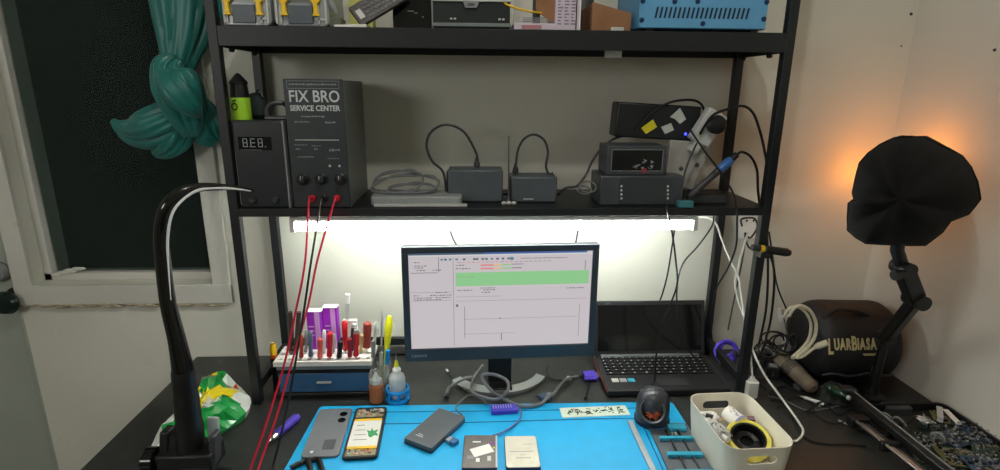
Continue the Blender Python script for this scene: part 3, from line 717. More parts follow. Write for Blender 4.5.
def at_hole(px, row):
    Y = OY0-.004+ch*(row+.5); return Y
zt0 = oz1+.001-.004
def stand(label, bx, tx, ty, row, mat, hr, name='screwdriver', cat='screwdriver', capm=None, hs=.12, shaft=CHROME, sr=.0024, group=None, dome=True):
    hr *= 1.22; Y = at_hole(bx, row); a = W(bx, 360, Y); a.z = zt0; t = W(tx, ty, Y)
    o = thing(name, label, cat, a, group); d = t-a; h0 = a+d*hs
    obj('shaft', MB().tube([a, h0+d*.03], sr, 8), shaft, o)
    obj('handle', MB().tube([h0, h0+d*.03, h0+d*(1-hs)*.3, h0+d*(1-hs)*.72, t-d*.05, t], [hr*.7, hr*.95, hr*.82, hr, hr*.96, hr*(.5 if dome else .9)], 10), mat, o)
    if capm: obj('handle_cap', MB().tube([t-d*.1, t+d*.012], [hr*1.05, hr*.8], 10), capm, o)
    return o
stand('slim screwdriver with a coral handle in front of the purple cartons', 320, 320, 338, 0, M('coral_plastic', (226, 92, 84), .35), .0058)
stand('short screwdriver with a plain red handle in the front row', 329.5, 330, 332, 0, RED, .0062, hs=.12)
stand('grey and blue driver with a slim shaft in the front row', 311, 310, 331, 0, M('steel_blue', (112, 122, 146), .35, .4), .0052)
stand('black grip driver standing beside the tall red one', 339, 340.5, 340, 0, PLA, .006)
stand('tall screwdriver with a long red handle', 346, 344.5, 321, 1, RED, .0062)
stand('red handled screwdriver with a metal end beside the brown one', 356, 356.5, 330, 0, RED, .0064, capm=CHROME, hs=.12)
stand('charcoal driver with a steel cap behind the red handles', 351.5, 354.5, 324, 1, PLAG, .006, capm=LGREY)
stand('fat brown-red rubber handled screwdriver at the end of the rack', 367, 367.5, 322, 1, BRNR, .0092, hs=.2)
stand('slim grey file in the rear row behind the brown handle', 374.5, 376, 322, 2, LGREY, .0042, name='needle_file', cat='file')
stand('dark driver with an orange-red tip behind the test leads', 301.5, 301, 335, 0, M('dull_orange', (186, 76, 54), .4), .005)
stand('slim steel driver beside the dark pliers', 306, 306.5, 330, 1, GREY, .0042)
# dark pliers
Y = at_hole(0, 1); a = W(294, 358, Y); a.z = zt0
o = thing('pliers', 'dark brown handled pliers standing upright at the rear post', 'pliers', a)
for s, tx in ((-1, 290), (1, 299)):
    q = [a+Vector((s*.002, 0, 0)), a+Vector((s*.007, 0, .02)), W((294+tx*2)/3, 335, Y), W(tx, 312, Y)]
    obj('handle', MB().tube(spline(q, 5), .0062, 8), M('dark_brown_rubber', (66, 52, 48), .5), o)
obj('jaw', MB().tube([a, a+Vector((0, 0, .014))], [.004, .009], 8), DGREY, o)
# purple and white cartons behind the row
for (x0, y0, x1, y1, Y, lab) in ((307.5, 312, 322.5, 347, at_hole(0, 2)-.008, 'purple and white carton standing behind the coral screwdriver'), (324, 308, 338, 348, at_hole(0, 2)-.004, 'taller purple carton with a lilac stripe behind the red screwdriver')):
    q = fb(x0, y0, x1, y1, Y); o = thing('carton', lab, 'box', ((q[0]+q[1])/2, Y+.012, oz1))
    obj('box_body', MB().box(q[0], q[1], Y, Y+.022, oz1+.0004, q[3]), PUR, o, bevel=.0008)
    obj('front_stripe', MB().box(q[0]+(q[1]-q[0])*.52, q[0]+(q[1]-q[0])*.86, Y-.0008, Y+.001, oz1+.002, q[3]-.001), LILAC, o)
    obj('top_flap', MB().box(q[0]-.001, q[1]+.001, Y-.001, Y+.023, q[3], q[3]+.0015), PAPER, o)
    for i in range(3): obj('print_line', MB().box(q[0]+.003, q[0]+(q[1]-q[0])*.45, Y-.0006, Y+.001, oz1+.04+i*.012, oz1+.043+i*.012), LILAC, o)
q = fb(343, 321, 357, 346, at_hole(0, 2)-.002); o = thing('carton', 'small white carton standing behind the tall red screwdriver', 'box', ((q[0]+q[1])/2, at_hole(0, 2)+.008, oz1))
obj('box_body', MB().box(q[0], q[1], at_hole(0, 2)-.002, at_hole(0, 2)+.014, oz1+.0004, q[3]), PAPER, o, bevel=.0008)
obj('front_stripe', MB().box(q[0]+.002, q[1]-.002, at_hole(0, 2)-.0028, at_hole(0, 2)-.001, oz1+.022, oz1+.034), LGREY, o)
stand('slim white handled pick between the two purple cartons', 324.5, 324, 330, 1, WHT, .0042)
stand('thin pale grey driver beside the black grip one', 333.5, 334, 334, 1, LGREY, .0042)
stand('clear yellowish handled driver beside the brown-red one', 361.5, 362, 334, 1, M('pale_amber', (214, 190, 130), .3), .0052)
stand('short grey driver at the outer end of the front row', 373, 373.5, 340, 0, GREY, .005)
stand('short wine red driver in front of the white carton', 350, 349.5, 338, 0, M('wine_red', (150, 36, 50), .35), .0052)
# tall clear brush tube
Y = at_hole(0, 2); a = W(347, 350, Y); a.z = zt0; t = W(347.5, 294, Y)
o = thing('brush_tube', 'tall clear tube with a white cap rising behind the tools', 'brush', a)
obj('barrel', MB().tube([a, a+(t-a)*.86], .0045, 12), CLEAR, o); obj('cap', MB().tube([a+(t-a)*.84, t], [.0062, .0068], 12), WHT, o)
# yellow tipped driver leaning at the end of the organiser
a, t = D(272, 364, ZD+.02), W(273, 344, 1.36); a.z = ZD+.001; a.x = ox0-.017; a.y = OY0+.035; t = W(273.5, 343, OY0+.04); t.x = ox0-.017
o = thing('cutter', 'black cutter with a yellow-orange end leaning at the organiser', 'cutter', a); d = t-a
obj('grip', MB().tube([a, a+d*.78], [.0085, .0085], 10), PLA, o); obj('end_piece', MB().tube([a+d*.76, a+d*.9, t], [.0085, .0095, .005], 10), YEL, o)
obj('accent', MB().tube([a+d*.7, a+d*.77], [.0086, .009], 10), M('orange_red', (214, 84, 40), .4), o)

# ================================================================== BASKET
bh = .098; zb = ZD+bh
BL, BR, FR, FL = D(692, 394, zb), D(752, 391.5, zb), D(794, 447, zb), D(721, 450, zb)
bc = (BL+BR+FR+FL)/4; bc.z = ZD
bk = thing('storage_basket', 'cream plastic basket with handle slots holding tape and white bundles', 'basket', bc)
xw = ((BR-BL).length+(FR-FL).length)/2; yw = ((BL-FL).length+(BR-FR).length)/2
T = frame(bc, (BR-BL)+(FR-FL))
k = 6; top_o = rrect(xw, yw, .032, k); nn = len(top_o)
def sect(s, z, r=.03): return [(x, y, z) for x, y in rrect(xw*s, yw*(1-(1-s)*xw/yw), r, k)]
lv = [sect(.86, .0003, .026), sect(.885, .006, .028), sect(.955, .06, .03), sect(.992, bh-.004, .032), sect(1.0, bh-.002, .032), sect(1.0, bh, .032), sect(.975, bh, .030), sect(.968, bh-.006, .030), sect(.93, .058, .028), sect(.865, .009, .026)]
vs = [p for l in lv for p in l]; fs = []
# handle slots: leave out the faces there, then give them rounded rims
for i in range(len(lv)-1):
    for j in range(nn):
        j2 = (j+1) % nn; fs.append((i*nn+j, i*nn+j2, (i+1)*nn+j2, (i+1)*nn+j))
fs.append(tuple(range(nn-1, -1, -1))); fs.append(tuple((len(lv)-1)*nn+j for j in range(nn)))
bo = obj('basket_body', MB().add(vs, fs, 0, True, T), CREAM, bk)
cut = []
for s in (1, -1):                                      # true openings through both short sides
    y = s*yw*.49; cb = MB().prism([(x, z) for x, z in rrect(.062, .019, .0092, 6)], -.03, .03, 0, T @ Matrix.Translation((0, y, bh*.71)) @ Matrix.Rotation(PI/2, 4, 'X'))
    me = bpy.data.meshes.new('slot'); inv = wm(bk).inverted(); me.from_pydata([tuple(inv @ p) for p in cb.v], [], cb.f)
    co = bpy.data.objects.new('slot', me); C.objects.link(co); co.parent = bk; cut.append(co)
    md = bo.modifiers.new('slot', 'BOOLEAN'); md.object = co; md.operation = 'DIFFERENCE'; md.solver = 'EXACT'
bpy.context.view_layer.update()
me = bpy.data.meshes.new_from_object(bo.evaluated_get(bpy.context.evaluated_depsgraph_get()))
bo.modifiers.clear(); bo.data = me
me.set_sharp_from_angle(angle=math.radians(38))
for co in cut: bpy.data.objects.remove(co)
def inb(u, v, z): return T @ Vector((u, v, z))          # basket coordinates
# tape roll
rc = D(747.5, 440.5, ZD+.052); tr = thing('tape_roll', 'yellow rimmed tape roll lying in the cream basket', 'tape roll', rc-Vector((0, 0, .03)))
nd = (Vector((-.12, -.34, .92))).normalized(); T2 = frame(rc, (1, 0, .1), nd)
obj('tape', MB().lathe([(.037, -.012), (.044, -.012), (.0455, -.009), (.0455, .009), (.044, .012), (.037, .012), (.036, .009), (.036, -.009), (.037, -.012)], 32, T=T2), TAPEY, tr)
obj('core', MB().lathe([(.036, -.0115), (.036, .0112), (.032, .0112), (.032, -.0115), (.036, -.0115)], 28, T=T2), PLA, tr)
o = thing('cable_coil', 'black cable coil lying inside the yellow tape roll', 'cable', rc-nd*.008)
cpts = [T2 @ Vector(((.025-.0012*i/6)*math.cos(i*.7), (.025-.0012*i/6)*math.sin(i*.7), -.008+.0011*(i % 9))) for i in range(46)]
obj('coil', MB().tube(spline(cpts, 3), .0026, 6), PLA, o)
# paper roll
a, b_ = D(727, 413, ZD+.07), D(741, 424, ZD+.066)
o = thing('paper_roll', 'white printed paper roll lying across the cream basket', 'paper roll', inb(.012, yw*.1, .03)); d = b_-a
obj('roll', MB().tube([a, a+d*.02, b_-d*.02, b_], [.018, .019, .019, .018], 22), PAPER, o)
rs = random.Random(4)
bp = MB()
for i in range(16):
    t = .2+.6*rs.random(); an = rs.uniform(.9, 2.1); r_ = .0192; u = d.normalized(); v1 = u.cross(Vector((0, 0, 1))).normalized(); v2 = v1.cross(u)
    p = a+d*t+v1*(-math.cos(an)*r_)+v2*(math.sin(an)*r_); bp.beam(p, p+u*.004, .0015, .001)
obj('print', bp, GREY, o)
obj('blue_edge', MB().tube([b_-d*.08, b_-d*.03], [.0193, .0193], 22), VGA, o)
# white bundled wires
def bundle(name, label, cc, rad, cnt, mat, seed, wr=.0022, fl=.5, cat='cable'):
    rs = random.Random(seed); o = thing(name, label, cat, cc-Vector((0, 0, rad*fl)))
    b = MB()
    for i in range(cnt):
        ax1 = Vector((rs.uniform(-1, 1), rs.uniform(-1, 1), rs.uniform(-.5, .5))).normalized(); ax2 = ax1.cross(Vector((rs.uniform(-1, 1), rs.uniform(-1, 1), rs.uniform(-1, 1)))).normalized()
        r1, r2 = rad*rs.uniform(.65, 1), rad*rs.uniform(.45, .8); ph_ = rs.uniform(0, 6)
        q = [cc+Vector((*(ax1*r1*math.cos(ph_+2*PI*j/7)+ax2*r2*math.sin(ph_+2*PI*j/7)).to_2d(), (ax1*r1*math.cos(ph_+2*PI*j/7)+ax2*r2*math.sin(ph_+2*PI*j/7)).z*fl)) for j in range(7)]
        b.tube(spline(q, 4, True), wr, 6, closed=True)
    obj('loops', b, mat, o); return o
o = bundle('cable_bundle', 'white cable bundle in the far corner of the cream basket', D(709.5, 418, ZD+.066), .027, 14, WHT, 1, .0028)
obj('tie', MB().tube([D(706, 415, ZD+.076), D(713, 417, ZD+.076)], .005, 8), PLAG, o)
o = bundle('cable_bundle', 'grey-white cable bundle in the basket beside the tape', D(718.5, 431, ZD+.066), .025, 14, LGREY, 2, .0026)
obj('tie', MB().tube([D(718, 421, ZD+.072), D(722, 419, ZD+.072)], .0045, 8), CHROME, o)
o = bundle('cable_bundle', 'small white cable bundle between paper roll and yellow tape', D(725, 433, ZD+.05), .017, 8, WHT, 3)
obj('plug', MB().tube([D(722, 436, ZD+.064), D(728, 440, ZD+.066)], .006, 8), WHT, o)
o = thing('cloth_tape_roll', 'small brown-violet tape roll half hidden behind the yellow one', 'tape roll', inb(.03, 0, .03))
T3 = frame(D(752, 428, ZD+.045), (1, 0, 0), (-.1, -.5, .8))
obj('tape', MB().lathe([(.016, -.008), (.025, -.008), (.0255, .006), (.025, .008), (.016, .008), (.016, -.008)], 26, T=T3), M('mauve_tape', (132, 104, 116), .4), o)
# ================================================================== RIGHT SIDE: BAG
by = 1.345; rb = .108
q = fb(803, 304, 889, 392, by-.02); bx0, bx1 = q[0], min(q[1], XW-.02)
bg = thing('barrel_bag', 'black nylon barrel bag with gold lettering in the corner of the bench', 'bag', ((bx0+bx1)/2, by, ZD))
b = MB(); n = 28; sec = []
rs = random.Random(6)
for i in range(15):
    t = i/14; x = bx0+(bx1-bx0)*t
    e = min(t, 1-t); rr_ = rb*(1-(max(0, .16-e)/.16)**2.2*(.28 if t < .5 else .6)); sec.append((x, rr_))
for x, rr_ in sec:
    for j in range(n):
        a = 2*PI*j/n; wob = 1+.018*math.sin(3*a+x*30)+.012*math.sin(7*a-x*41)
        zz = rb*.97+rr_*wob*math.sin(a)*(1 if math.sin(a) > 0 else .95); b.v.append(Vector((x, by+rr_*wob*math.cos(a), ZD+.003+zz)))
for i in range(14):
    for j in range(n): b.f.append((i*n+j, i*n+(j+1) % n, (i+1)*n+(j+1) % n, (i+1)*n+j))
b.f.append(tuple(range(n-1, -1, -1))); b.f.append(tuple(14*n+j for j in range(n)))
b.mi = [0]*len(b.f); b.sm = [True]*len(b.f)
obj('bag_body', b, BAGF, bg, sub=1)
zsp = [Vector((bx0+.012+(bx1-bx0-.05)*i/12, by-rb*1.005*math.cos(.55)-.004, ZD+rb-rb*math.sin(.55)+.004*math.sin(i))) for i in range(13)]
obj('zip', MB().tube(spline(zsp, 3), .003, 6), DGREY, bg)
obj('zip_pull', MB().box(zsp[8].x-.004, zsp[8].x+.004, zsp[8].y-.008, zsp[8].y-.003, zsp[8].z-.004, zsp[8].z+.022), CHROME, bg, bevel=.001)
obj('side_handle', MB().tube(spline([Vector((bx0+.02, by-.05, ZD+2*rb-.03)), Vector((bx0+.05, by-.05, ZD+2*rb+.0)), Vector((bx0+.11, by-.05, ZD+2*rb-.005)), Vector((bx0+.15, by-.05, ZD+2*rb-.022))], 5), .006, 8), BAGF, bg)
fa = .30; fn = Vector((0, -math.cos(fa), math.sin(fa))); fu = Vector((0, math.sin(fa), math.cos(fa)))
fo = Vector((W(857, 326, by-rb).x, by, ZD+rb))+fn*(rb*1.03+.0015)
wl = W(877, 326, by-rb).x-W(828, 326, by-rb).x
def wrap(o_, T_, Rr):                                    # bend flat lettering round the barrel
    Ti = T_.inverted() @ wm(bg); Tb = (wm(bg)).inverted()
    for v in o_.data.vertices:
        q_ = Ti @ v.co; a_ = fa+q_.y/Rr; v.co = Tb @ Vector(((T_ @ Vector((q_.x, 0, 0))).x, by-math.cos(a_)*(Rr+q_.z), ZD+.003+rb*.97+math.sin(a_)*(Rr+q_.z)))
FT = face(fo, (1, 0, 0), fu)
wl = W(877, 326, by-rb).x-W(828, 326, by-rb).x
run, xx = [], 0
for ch_, sz_, y_ in zip('LUARBIASA', (.056, .040, .040, .040, .050, .040, .040, .040, .040), (-.004, .002, .002, .002, .0035, .002, .002, .002, .002)):
    t_ = text('lettering', ch_, sz_, Matrix.Identity(4), GOLD, bg, .0008, .0014); b0 = [(wm(bg) @ v.co) for v in t_.data.vertices]
    x0_, x1_ = min(p.x for p in b0), max(p.x for p in b0); run.append((t_, xx-x0_, y_)); xx += x1_-x0_+.0035
for t_, dx_, y_ in run:
    t_.data.transform(wm(bg).inverted() @ FT @ Matrix.Diagonal((wl/xx, 1, 1, 1)) @ Matrix.Translation((dx_-xx/2, y_, 0)) @ wm(bg)); wrap(t_, FT, rb*1.025+.002)
o = MB()
for i in range(9): o.box(.03+i*.006, .034+i*.006, -.026, -.022, -.003, .0035, 0, face(fo, (1, 0, 0), fu))
wrap(obj('small_lettering', o, GOLD, bg), FT, rb*1.025+.001)

# beige cable loop in front of the bag's end
Yc = by-rb-.02
lp = [W(*p, Yc+dy) for p, dy in (((826, 343), -.01), ((814, 348), 0), ((803, 356), 0), ((797, 357), 0), ((806, 349), .0), ((814, 338), .0), ((816, 324), 0), ((811, 312), .0), ((802, 306), 0), ((794, 308), 0), ((789, 316), .01))]
sp = spline(lp, 6); ob_ = thing('network_cable', 'looped beige cable hanging against the black barrel bag', 'cable', min(lp, key=lambda p: p.z))
obj('sheath', MB().tube(sp, .0042, 8), BEIGE, ob_)
lp2 = [p+Vector((-.009, .006, -.004)) for p in lp[1:]]
obj('sheath', MB().tube(spline(lp2, 6), .0036, 8), BEIGE, ob_)
d = (sp[0]-sp[2]).normalized(); obj('plug', MB().tube([sp[0]-d*.028, sp[0]-d*.02, sp[0]+d*.004], [.0055, .0085, .008], 10), BEIGE, ob_)
# white connector board beside it
q = W(783, 318, 1.38); o = thing('socket_strip', 'pale narrow socket strip standing beside the looped beige cable', 'socket', (q.x, 1.38, ZD))
a, c = W(787, 345, 1.38), W(780, 309, 1.40)
obj('strip_body', MB().beam(Vector((a.x, 1.385, ZD)), a, .02, .012), LGREY, o, bevel=.001)
obj('strip_face', MB().beam(a, c, .022, .012), LGREY, o, bevel=.001)
for t in (.3, .5, .7): p = a+(c-a)*t; obj('socket_hole', MB().sphere(p+Vector((0, -.006, 0)), .004, 8), PLAG, o)

# heat gun like taupe handle lying down
a, c = D(778, 356, ZD+.05), D(814, 389, ZD+.022); a.z, c.z = ZD+.052, ZD+.022; d = c-a
o = thing('hot_air_handle', 'taupe ribbed hand tool lying below the looped beige cable', 'heat tool', (c.x, c.y, ZD))
obj('barrel', MB().tube([a, a+d*.08, a+d*.5, a+d*.8, a+d*.95, c], [.018, .022, .022, .019, .019, .012], 16), TAUPE, o)
for t in (.3, .36, .42, .48): obj('rib', MB().tube([a+d*t, a+d*(t+.025)], [.0228, .0228], 16), DGREY, o)
obj('nozzle', MB().tube([a-d*.22, a+d*.01], [.011, .016], 14), CHROME, o)
obj('foot', MB().box(a.x-.012, a.x+.012, a.y-.01, a.y+.014, ZD, a.z-.012), PLA, o)
# tangle of black leads on top
rs = random.Random(12)
for i, (cx, cy, rx, ry, zz, lab) in enumerate(((772, 341, .035, .026, .1, 'upper loop of black lead in the tangle beside the rack'), (780, 346, .034, .03, .085, 'black lead looped twice over the taupe hand tool'), (764, 352, .03, .024, .085, 'thin black lead coiled low behind the white plug'))):
    c = D(cx, cy, ZD+zz); tilt = Vector((0, -.55, .83)); Tt = frame(c, (1, 0, 0), (Vector((rs.uniform(-.2, .2), -.7, .6))))
    pts = [Tt @ Vector((rx*math.cos(.6*j+i)*(1-.01*j), ry*math.sin(.6*j+i)*(1-.012*j), .003*math.sin(j*1.3)+.0016*j)) for j in range(22)]
    pts += [D(cx+10-10*i, cy+22, ZD+.02), D(cx+14-6*i, cy+38, ZD+.006)]
    cable('black_lead', pts, .0024, PLA, lab, group='black leads tangled beside the rack')
for i, (pts_, r_, lab) in enumerate((
    ([(748, 372), (760, 380), (778, 372), (792, 384), (806, 378)], .0028, 'black lead winding from the post past the squat adapter'),
    ([(770, 392), (784, 386), (800, 392), (818, 388), (834, 392)], .0022, 'black lead lying behind the white pen'),
    ([(806, 412), (822, 402), (838, 414), (852, 408), (866, 416)], .0024, 'black lead wriggling in front of the crumpled cloth'),
    ([(778, 408), (792, 398), (808, 402), (818, 416), (834, 424), (848, 420)], .0018, 'thin black lead looping below the white pen'),
    ([(846, 404), (862, 410), (880, 406), (898, 424), (914, 418)], .002, 'black lead crossing under the folded stand to the tray'))):
    cable('bench_lead', [D(*p_, ZD+.004+.006*((j+i) % 2)) for j, p_ in enumerate(pts_)], r_, PLA, lab, group='black leads on the side bench')
for (p, w_, d_, h_, a_, mt, lab) in (((765, 358), .04, .03, .022, .4, PLA, 'black plug box half under the lead tangle'), ((788, 374), .05, .03, .016, -.5, PLAG, 'flat charcoal box behind the taupe tool tip'), ((800, 389), .03, .022, .014, .3, DGREY, 'tiny dark grey box beside the white pen'), ((872, 432), .06, .02, .012, -.6, PLA, 'flat black box under the silver tripod legs')):
    c = D(*p); T = Matrix.Translation((c.x, c.y, ZD)) @ Matrix.Rotation(a_, 4, 'Z'); o = thing('small_box', lab, 'box', (c.x, c.y, ZD))
    obj('case', MB().rbox(w_, d_, .0004, h_, .003, 0, T), mt, o, bevel=.0012); obj('seam', MB().rbox(w_+.0008, d_+.0008, h_*.5, h_*.5+.0012, .003, 0, T), GREY, o)
for i, (p, ln, a_, lab) in enumerate((((817, 409), .03, .5, 'short bright screw shank lying below the white pen'), ((846, 425), .035, -.9, 'bright metal bit beside the tripod joint'), ((869, 407), .03, -.4, 'bright little rod beside the green bottle'))):
    c = D(*p); v = Vector((math.cos(a_), math.sin(a_), 0))*ln/2; o = thing('metal_bit', lab, 'bit', (c.x, c.y, ZD)); c.z = ZD+.004
    obj('shank', MB().tube([c-v, c+v*.5], [.0026, .003], 8), CHROME, o); obj('tip', MB().tube([c+v*.48, c+v], [.0036, .001], 8), LGREY, o)
# small clutter under the tangle
cl = [((757, 366), .020, .016, .05, PLAG, 'power_adapter', 'grey black plug adapter standing behind the white plug', 'adapter'),
      ((772, 377), .022, .02, .035, PLA, 'power_adapter', 'squat black adapter beside the taupe hand tool', 'adapter'),
      ((783, 362), .02, .03, .03, DGREY, 'power_adapter', 'dark grey flat adapter under the black lead tangle', 'adapter')]
for (p, w_, d_, h_, mt, nm, lab, cat) in cl:
    c = D(*p); T = Matrix.Translation((c.x, c.y, ZD)) @ Matrix.Rotation(rs.uniform(-.5, .5), 4, 'Z'); o = thing(nm, lab, cat, (c.x, c.y, ZD))
    obj('case', MB().rbox(w_*1.6, d_*1.6, .0004, h_, .004, 0, T), mt, o, bevel=.0015)
    obj('pin', MB().box(-.002, .002, -d_*.8-.012, -d_*.8+.001, h_*.5, h_*.5+.003, 0, T), CHROME, o)
    obj('label_patch', MB().box(-w_*.5, w_*.5, -d_*.5, d_*.5, h_-.001, h_+.0008, 0, T), GREY, o)
# white plug with its cable
wp = D(755, 390, ZD+.03); 
o = thing('phone_charger', 'white charger block standing behind the cream basket', 'charger', (wp.x, wp.y+.02, ZD))
T = Matrix.Translation((wp.x, wp.y+.02, ZD))
obj('block', MB().rbox(.03, .026, .0004, .046, .005, 0, T), WHT, o, bevel=.002)
obj('plug_collar', MB().cyl((wp.x, wp.y+.02, ZD+.045), (wp.x, wp.y+.02, ZD+.056), .006), WHT, o)
chx, chy = wp.x, wp.y+.02

# pen, small grey parts on the right bench
a, c = D(800, 396, ZD+.006), D(824, 404, ZD+.006); d = c-a
o = thing('white_pen', 'slim white pen lying below the taupe hand tool', 'pen', (a.x, a.y, ZD))
obj('barrel', MB().tube([a+d*.2, c], .0045, 10), WHT, o); obj('tip', MB().tube([a, a+d*.21], [.0008, .0043], 10), LGREY, o)

# black tray with electronic scraps by the right wall
tz = ZD+.018
tl_, tr_ = D(906, 406, tz), D(951, 405, tz)
tray_c = Vector((1.0, .98, ZD))
TRX0, TRX1, TRY0, TRY1 = D(886, 425, tz).x, XW-.012, .66, 1.158
tr = thing('scrap_tray', 'black shallow tray full of circuit boards along the side wall', 'tray', ((TRX0+TRX1)/2, (TRY0+TRY1)/2, ZD))
T = Matrix.Translation(((TRX0+TRX1)/2, (TRY0+TRY1)/2, ZD)); w, d = TRX1-TRX0, TRY1-TRY0
obj('floor_plate', MB().rbox(w, d, .0004, .004, .015, 0, T), M('tray_floor', (34, 36, 34), .5, var=.3, scale=40), tr)
b = MB(); po, pi_ = rrect(w, d, .02), rrect(w-.012, d-.012, .016); n = len(po); zz = .023
vs = [(x, y, .003) for x, y in po]+[(x, y, zz) for x, y in po]+[(x, y, zz) for x, y in pi_]+[(x, y, .003) for x, y in pi_]
fs = [(k*n+j, k*n+(j+1) % n, (k+1)*n+(j+1) % n, (k+1)*n+j) for k in range(3) for j in range(n)]
obj('rim', b.add(vs, fs, 0, True, T), PLA, tr)
def board(px, py, w_, d_, ang, mat, label, z=.006, name='circuit_board', tilt=0, group='circuit boards in the black tray', seed=0, cat='circuit board'):
    c = D(px, py, ZD+z); T = Matrix.Translation((c.x, c.y, ZD+z)) @ Matrix.Rotation(ang, 4, 'Z') @ Matrix.Rotation(tilt, 4, 'X')
    o = thing(name, label, cat, (c.x, c.y, ZD+z), group); rs = random.Random(seed)
    obj('board', MB().box(-w_/2, w_/2, -d_/2, d_/2, 0, .0016, 0, T), mat, o)
    b = MB()
    for i in range(int(24+w_*d_*9000)):
        x, y = rs.uniform(-w_*.45, w_*.4), rs.uniform(-d_*.45, d_*.38); b.box(x, x+rs.uniform(.002, .008), y, y+rs.uniform(.002, .006), .0012, .0016+rs.uniform(.001, .006), rs.choice((0, 0, 0, 1, 2, 3, 4, 4)), T)
    obj('chips', b, [PLA, CHROME, DGREY, M('dull_brass', (120, 112, 84), .5), GREY], o); return o
board(986, 442, .10, .075, .5, PCBB, 'blue circuit board near the front of the black tray', .012, seed=1, tilt=.05)
board(975, 461, .13, .07, -.35, PCBY, 'olive yellow circuit board at the near end of the tray', .022, seed=2, tilt=-.04)
board(945, 450, .10, .08, .2, PCB, 'dark green circuit board in the middle of the tray', .010, seed=3)
board(962, 422, .12, .05, -.5, PCBY, 'pale olive board lying against the side wall of the tray', .008, seed=4)
board(940, 466, .09, .05, -.6, PCB, 'green board scrap overlapping at the near edge of the tray', .018, seed=5, tilt=.1)
board(925, 441, .06, .045, .9, PCB, 'small dark green board beside the metal coil', .008, seed=6)
board(976, 431, .05, .08, .15, PCBB, 'narrow blue board tucked behind the pale olive one', .014, seed=7)
board(990, 455, .08, .06, .8, PCB, 'mottled green board at the outer side of the tray', .026, seed=9, tilt=-.08)
board(936, 428, .07, .045, -.7, PCB, 'dark green board strip between the two wire coils', .007, seed=11)
board(956, 438, .08, .05, .35, PCBB, 'dull blue board in the middle of the tray beside the olive one', .016, seed=12, tilt=.05)
board(992, 468, .09, .06, -.2, PCBB, 'blue grey board at the near outer corner of the tray', .03, seed=13, tilt=.06)
for i, (x, y, mt, lab) in enumerate(((940, 412, LGREY, 'pale metal bracket at the back of the black tray'), (952, 416, WHT, 'white flat connector at the tray back beside the bracket'), (990, 434, LGREY, 'bent pale bracket lying on the blue board'))):
    c = D(x, y, ZD+.02); o = thing('metal_bracket', lab, 'bracket', (c.x, c.y, ZD+.006), 'brackets in the black tray'); T = Matrix.Translation((c.x, c.y, ZD+.008)) @ Matrix.Rotation(.9+i*.4, 4, 'Z')
    obj('plate', MB().box(-.03, .03, -.006, .006, .01, .0122, 0, T), mt, o); obj('flange', MB().box(-.03, -.028, -.006, .006, 0, .012, 0, T), mt, o)
o = bundle('wire_coil', 'shiny metal wire coil at the back corner of the tray', D(925, 420, ZD+.025), .02, 9, CHROME, 9, .0016, .6, cat='wire')
o = bundle('wire_coil', 'small bright wire coil beside the small green board', D(938, 438, ZD+.02), .018, 6, GREY, 12, .0014, .9, cat='wire')
o = thing('flat_adapter', 'dark grey flat box behind the black tray', 'box', tuple(D(897, 411)))
c = D(895, 412); T = Matrix.Translation((c.x, c.y, ZD)) @ Matrix.Rotation(-.05, 4, 'Z')
obj('case', MB().rbox(.062, .03, .0004, .02, .003, 0, T), M('slate_plastic', (62, 66, 68), .4), o, bevel=.0015)
obj('lid_line', MB().box(-.0305, .0305, -.0152, .0152, .011, .0122, 0, T), PLA, o)

# folded tripod: two long silver tubes
a0, a1 = D(858, 421, ZD+.024), D(930, 478, ZD+.044)
o = thing('folded_tripod', 'folded black tripod with silver legs lying across the side bench', 'tripod', (a0.x, a0.y, ZD))
d = a1-a0; sd = d.cross(Vector((0, 0, 1))).normalized()
for k, (off, r_, mt, z) in enumerate(((0, .0045, CHROME, .0), (.0125, .0034, CHROME, .006), (-.012, .0045, PLAG, -.003))):
    obj('leg', MB().tube([a0+sd*off+Vector((0, 0, z)), a1+sd*off+Vector((0, 0, z))], r_, 10), mt, o)
obj('leg_joint', MB().beam(a0-d*.05, a0+d*.06, .045, .024), PLA, o, bevel=.003)
obj('leg_joint', MB().beam(a0+d*.46, a0+d*.52, .042, .022), PLA, o, bevel=.003)
a0, a1 = D(800, 360, ZD+.03), D(890, 441, ZD+.012); a0 = D(828, 385, ZD+.012)
b0, b1 = D(842, 388, ZD+.034), D(956, 480, ZD+.056)
o = thing('folded_stand', 'long black folded stand arm with a grey edge behind the silver tripod', 'stand', (b0.x, b0.y, ZD)); d = b1-b0; sd = d.cross(Vector((0, 0, 1))).normalized()
obj('arm', MB().beam(b0, b1, .020, .018), PLA, o, bevel=.003)
obj('edge_strip', MB().beam(b0+d*.1+Vector((0, 0, .0098))-sd*.007, b1+Vector((0, 0, .0098))-sd*.007, .003, .003), GREY, o)
obj('clip', MB().beam(b0+d*.02, b0+d*.1, .034, .028), PLAG, o, bevel=.003)
for i, (x, y) in enumerate(((885, 416), (897, 420))):
    c = D(x, y, ZD+.012); o = thing('metal_clip', ('bent bright metal clip on the bench behind the tripod legs', 'second bright metal clip nearer the black tray')[i], 'clip', (c.x, c.y, ZD), 'metal clips on the side bench')
    obj('spring', MB().tube(spline([c+Vector((-.012, .006, -.009)), c+Vector((-.003, .002, .006)), c+Vector((.006, -.004, .002)), c+Vector((.014, -.014, -.009))], 4), .0035, 8), CHROME, o)
    obj('jaw_tip', MB().sphere(c+Vector((-.012, .006, -.007)), .005, 8), LGREY, o)
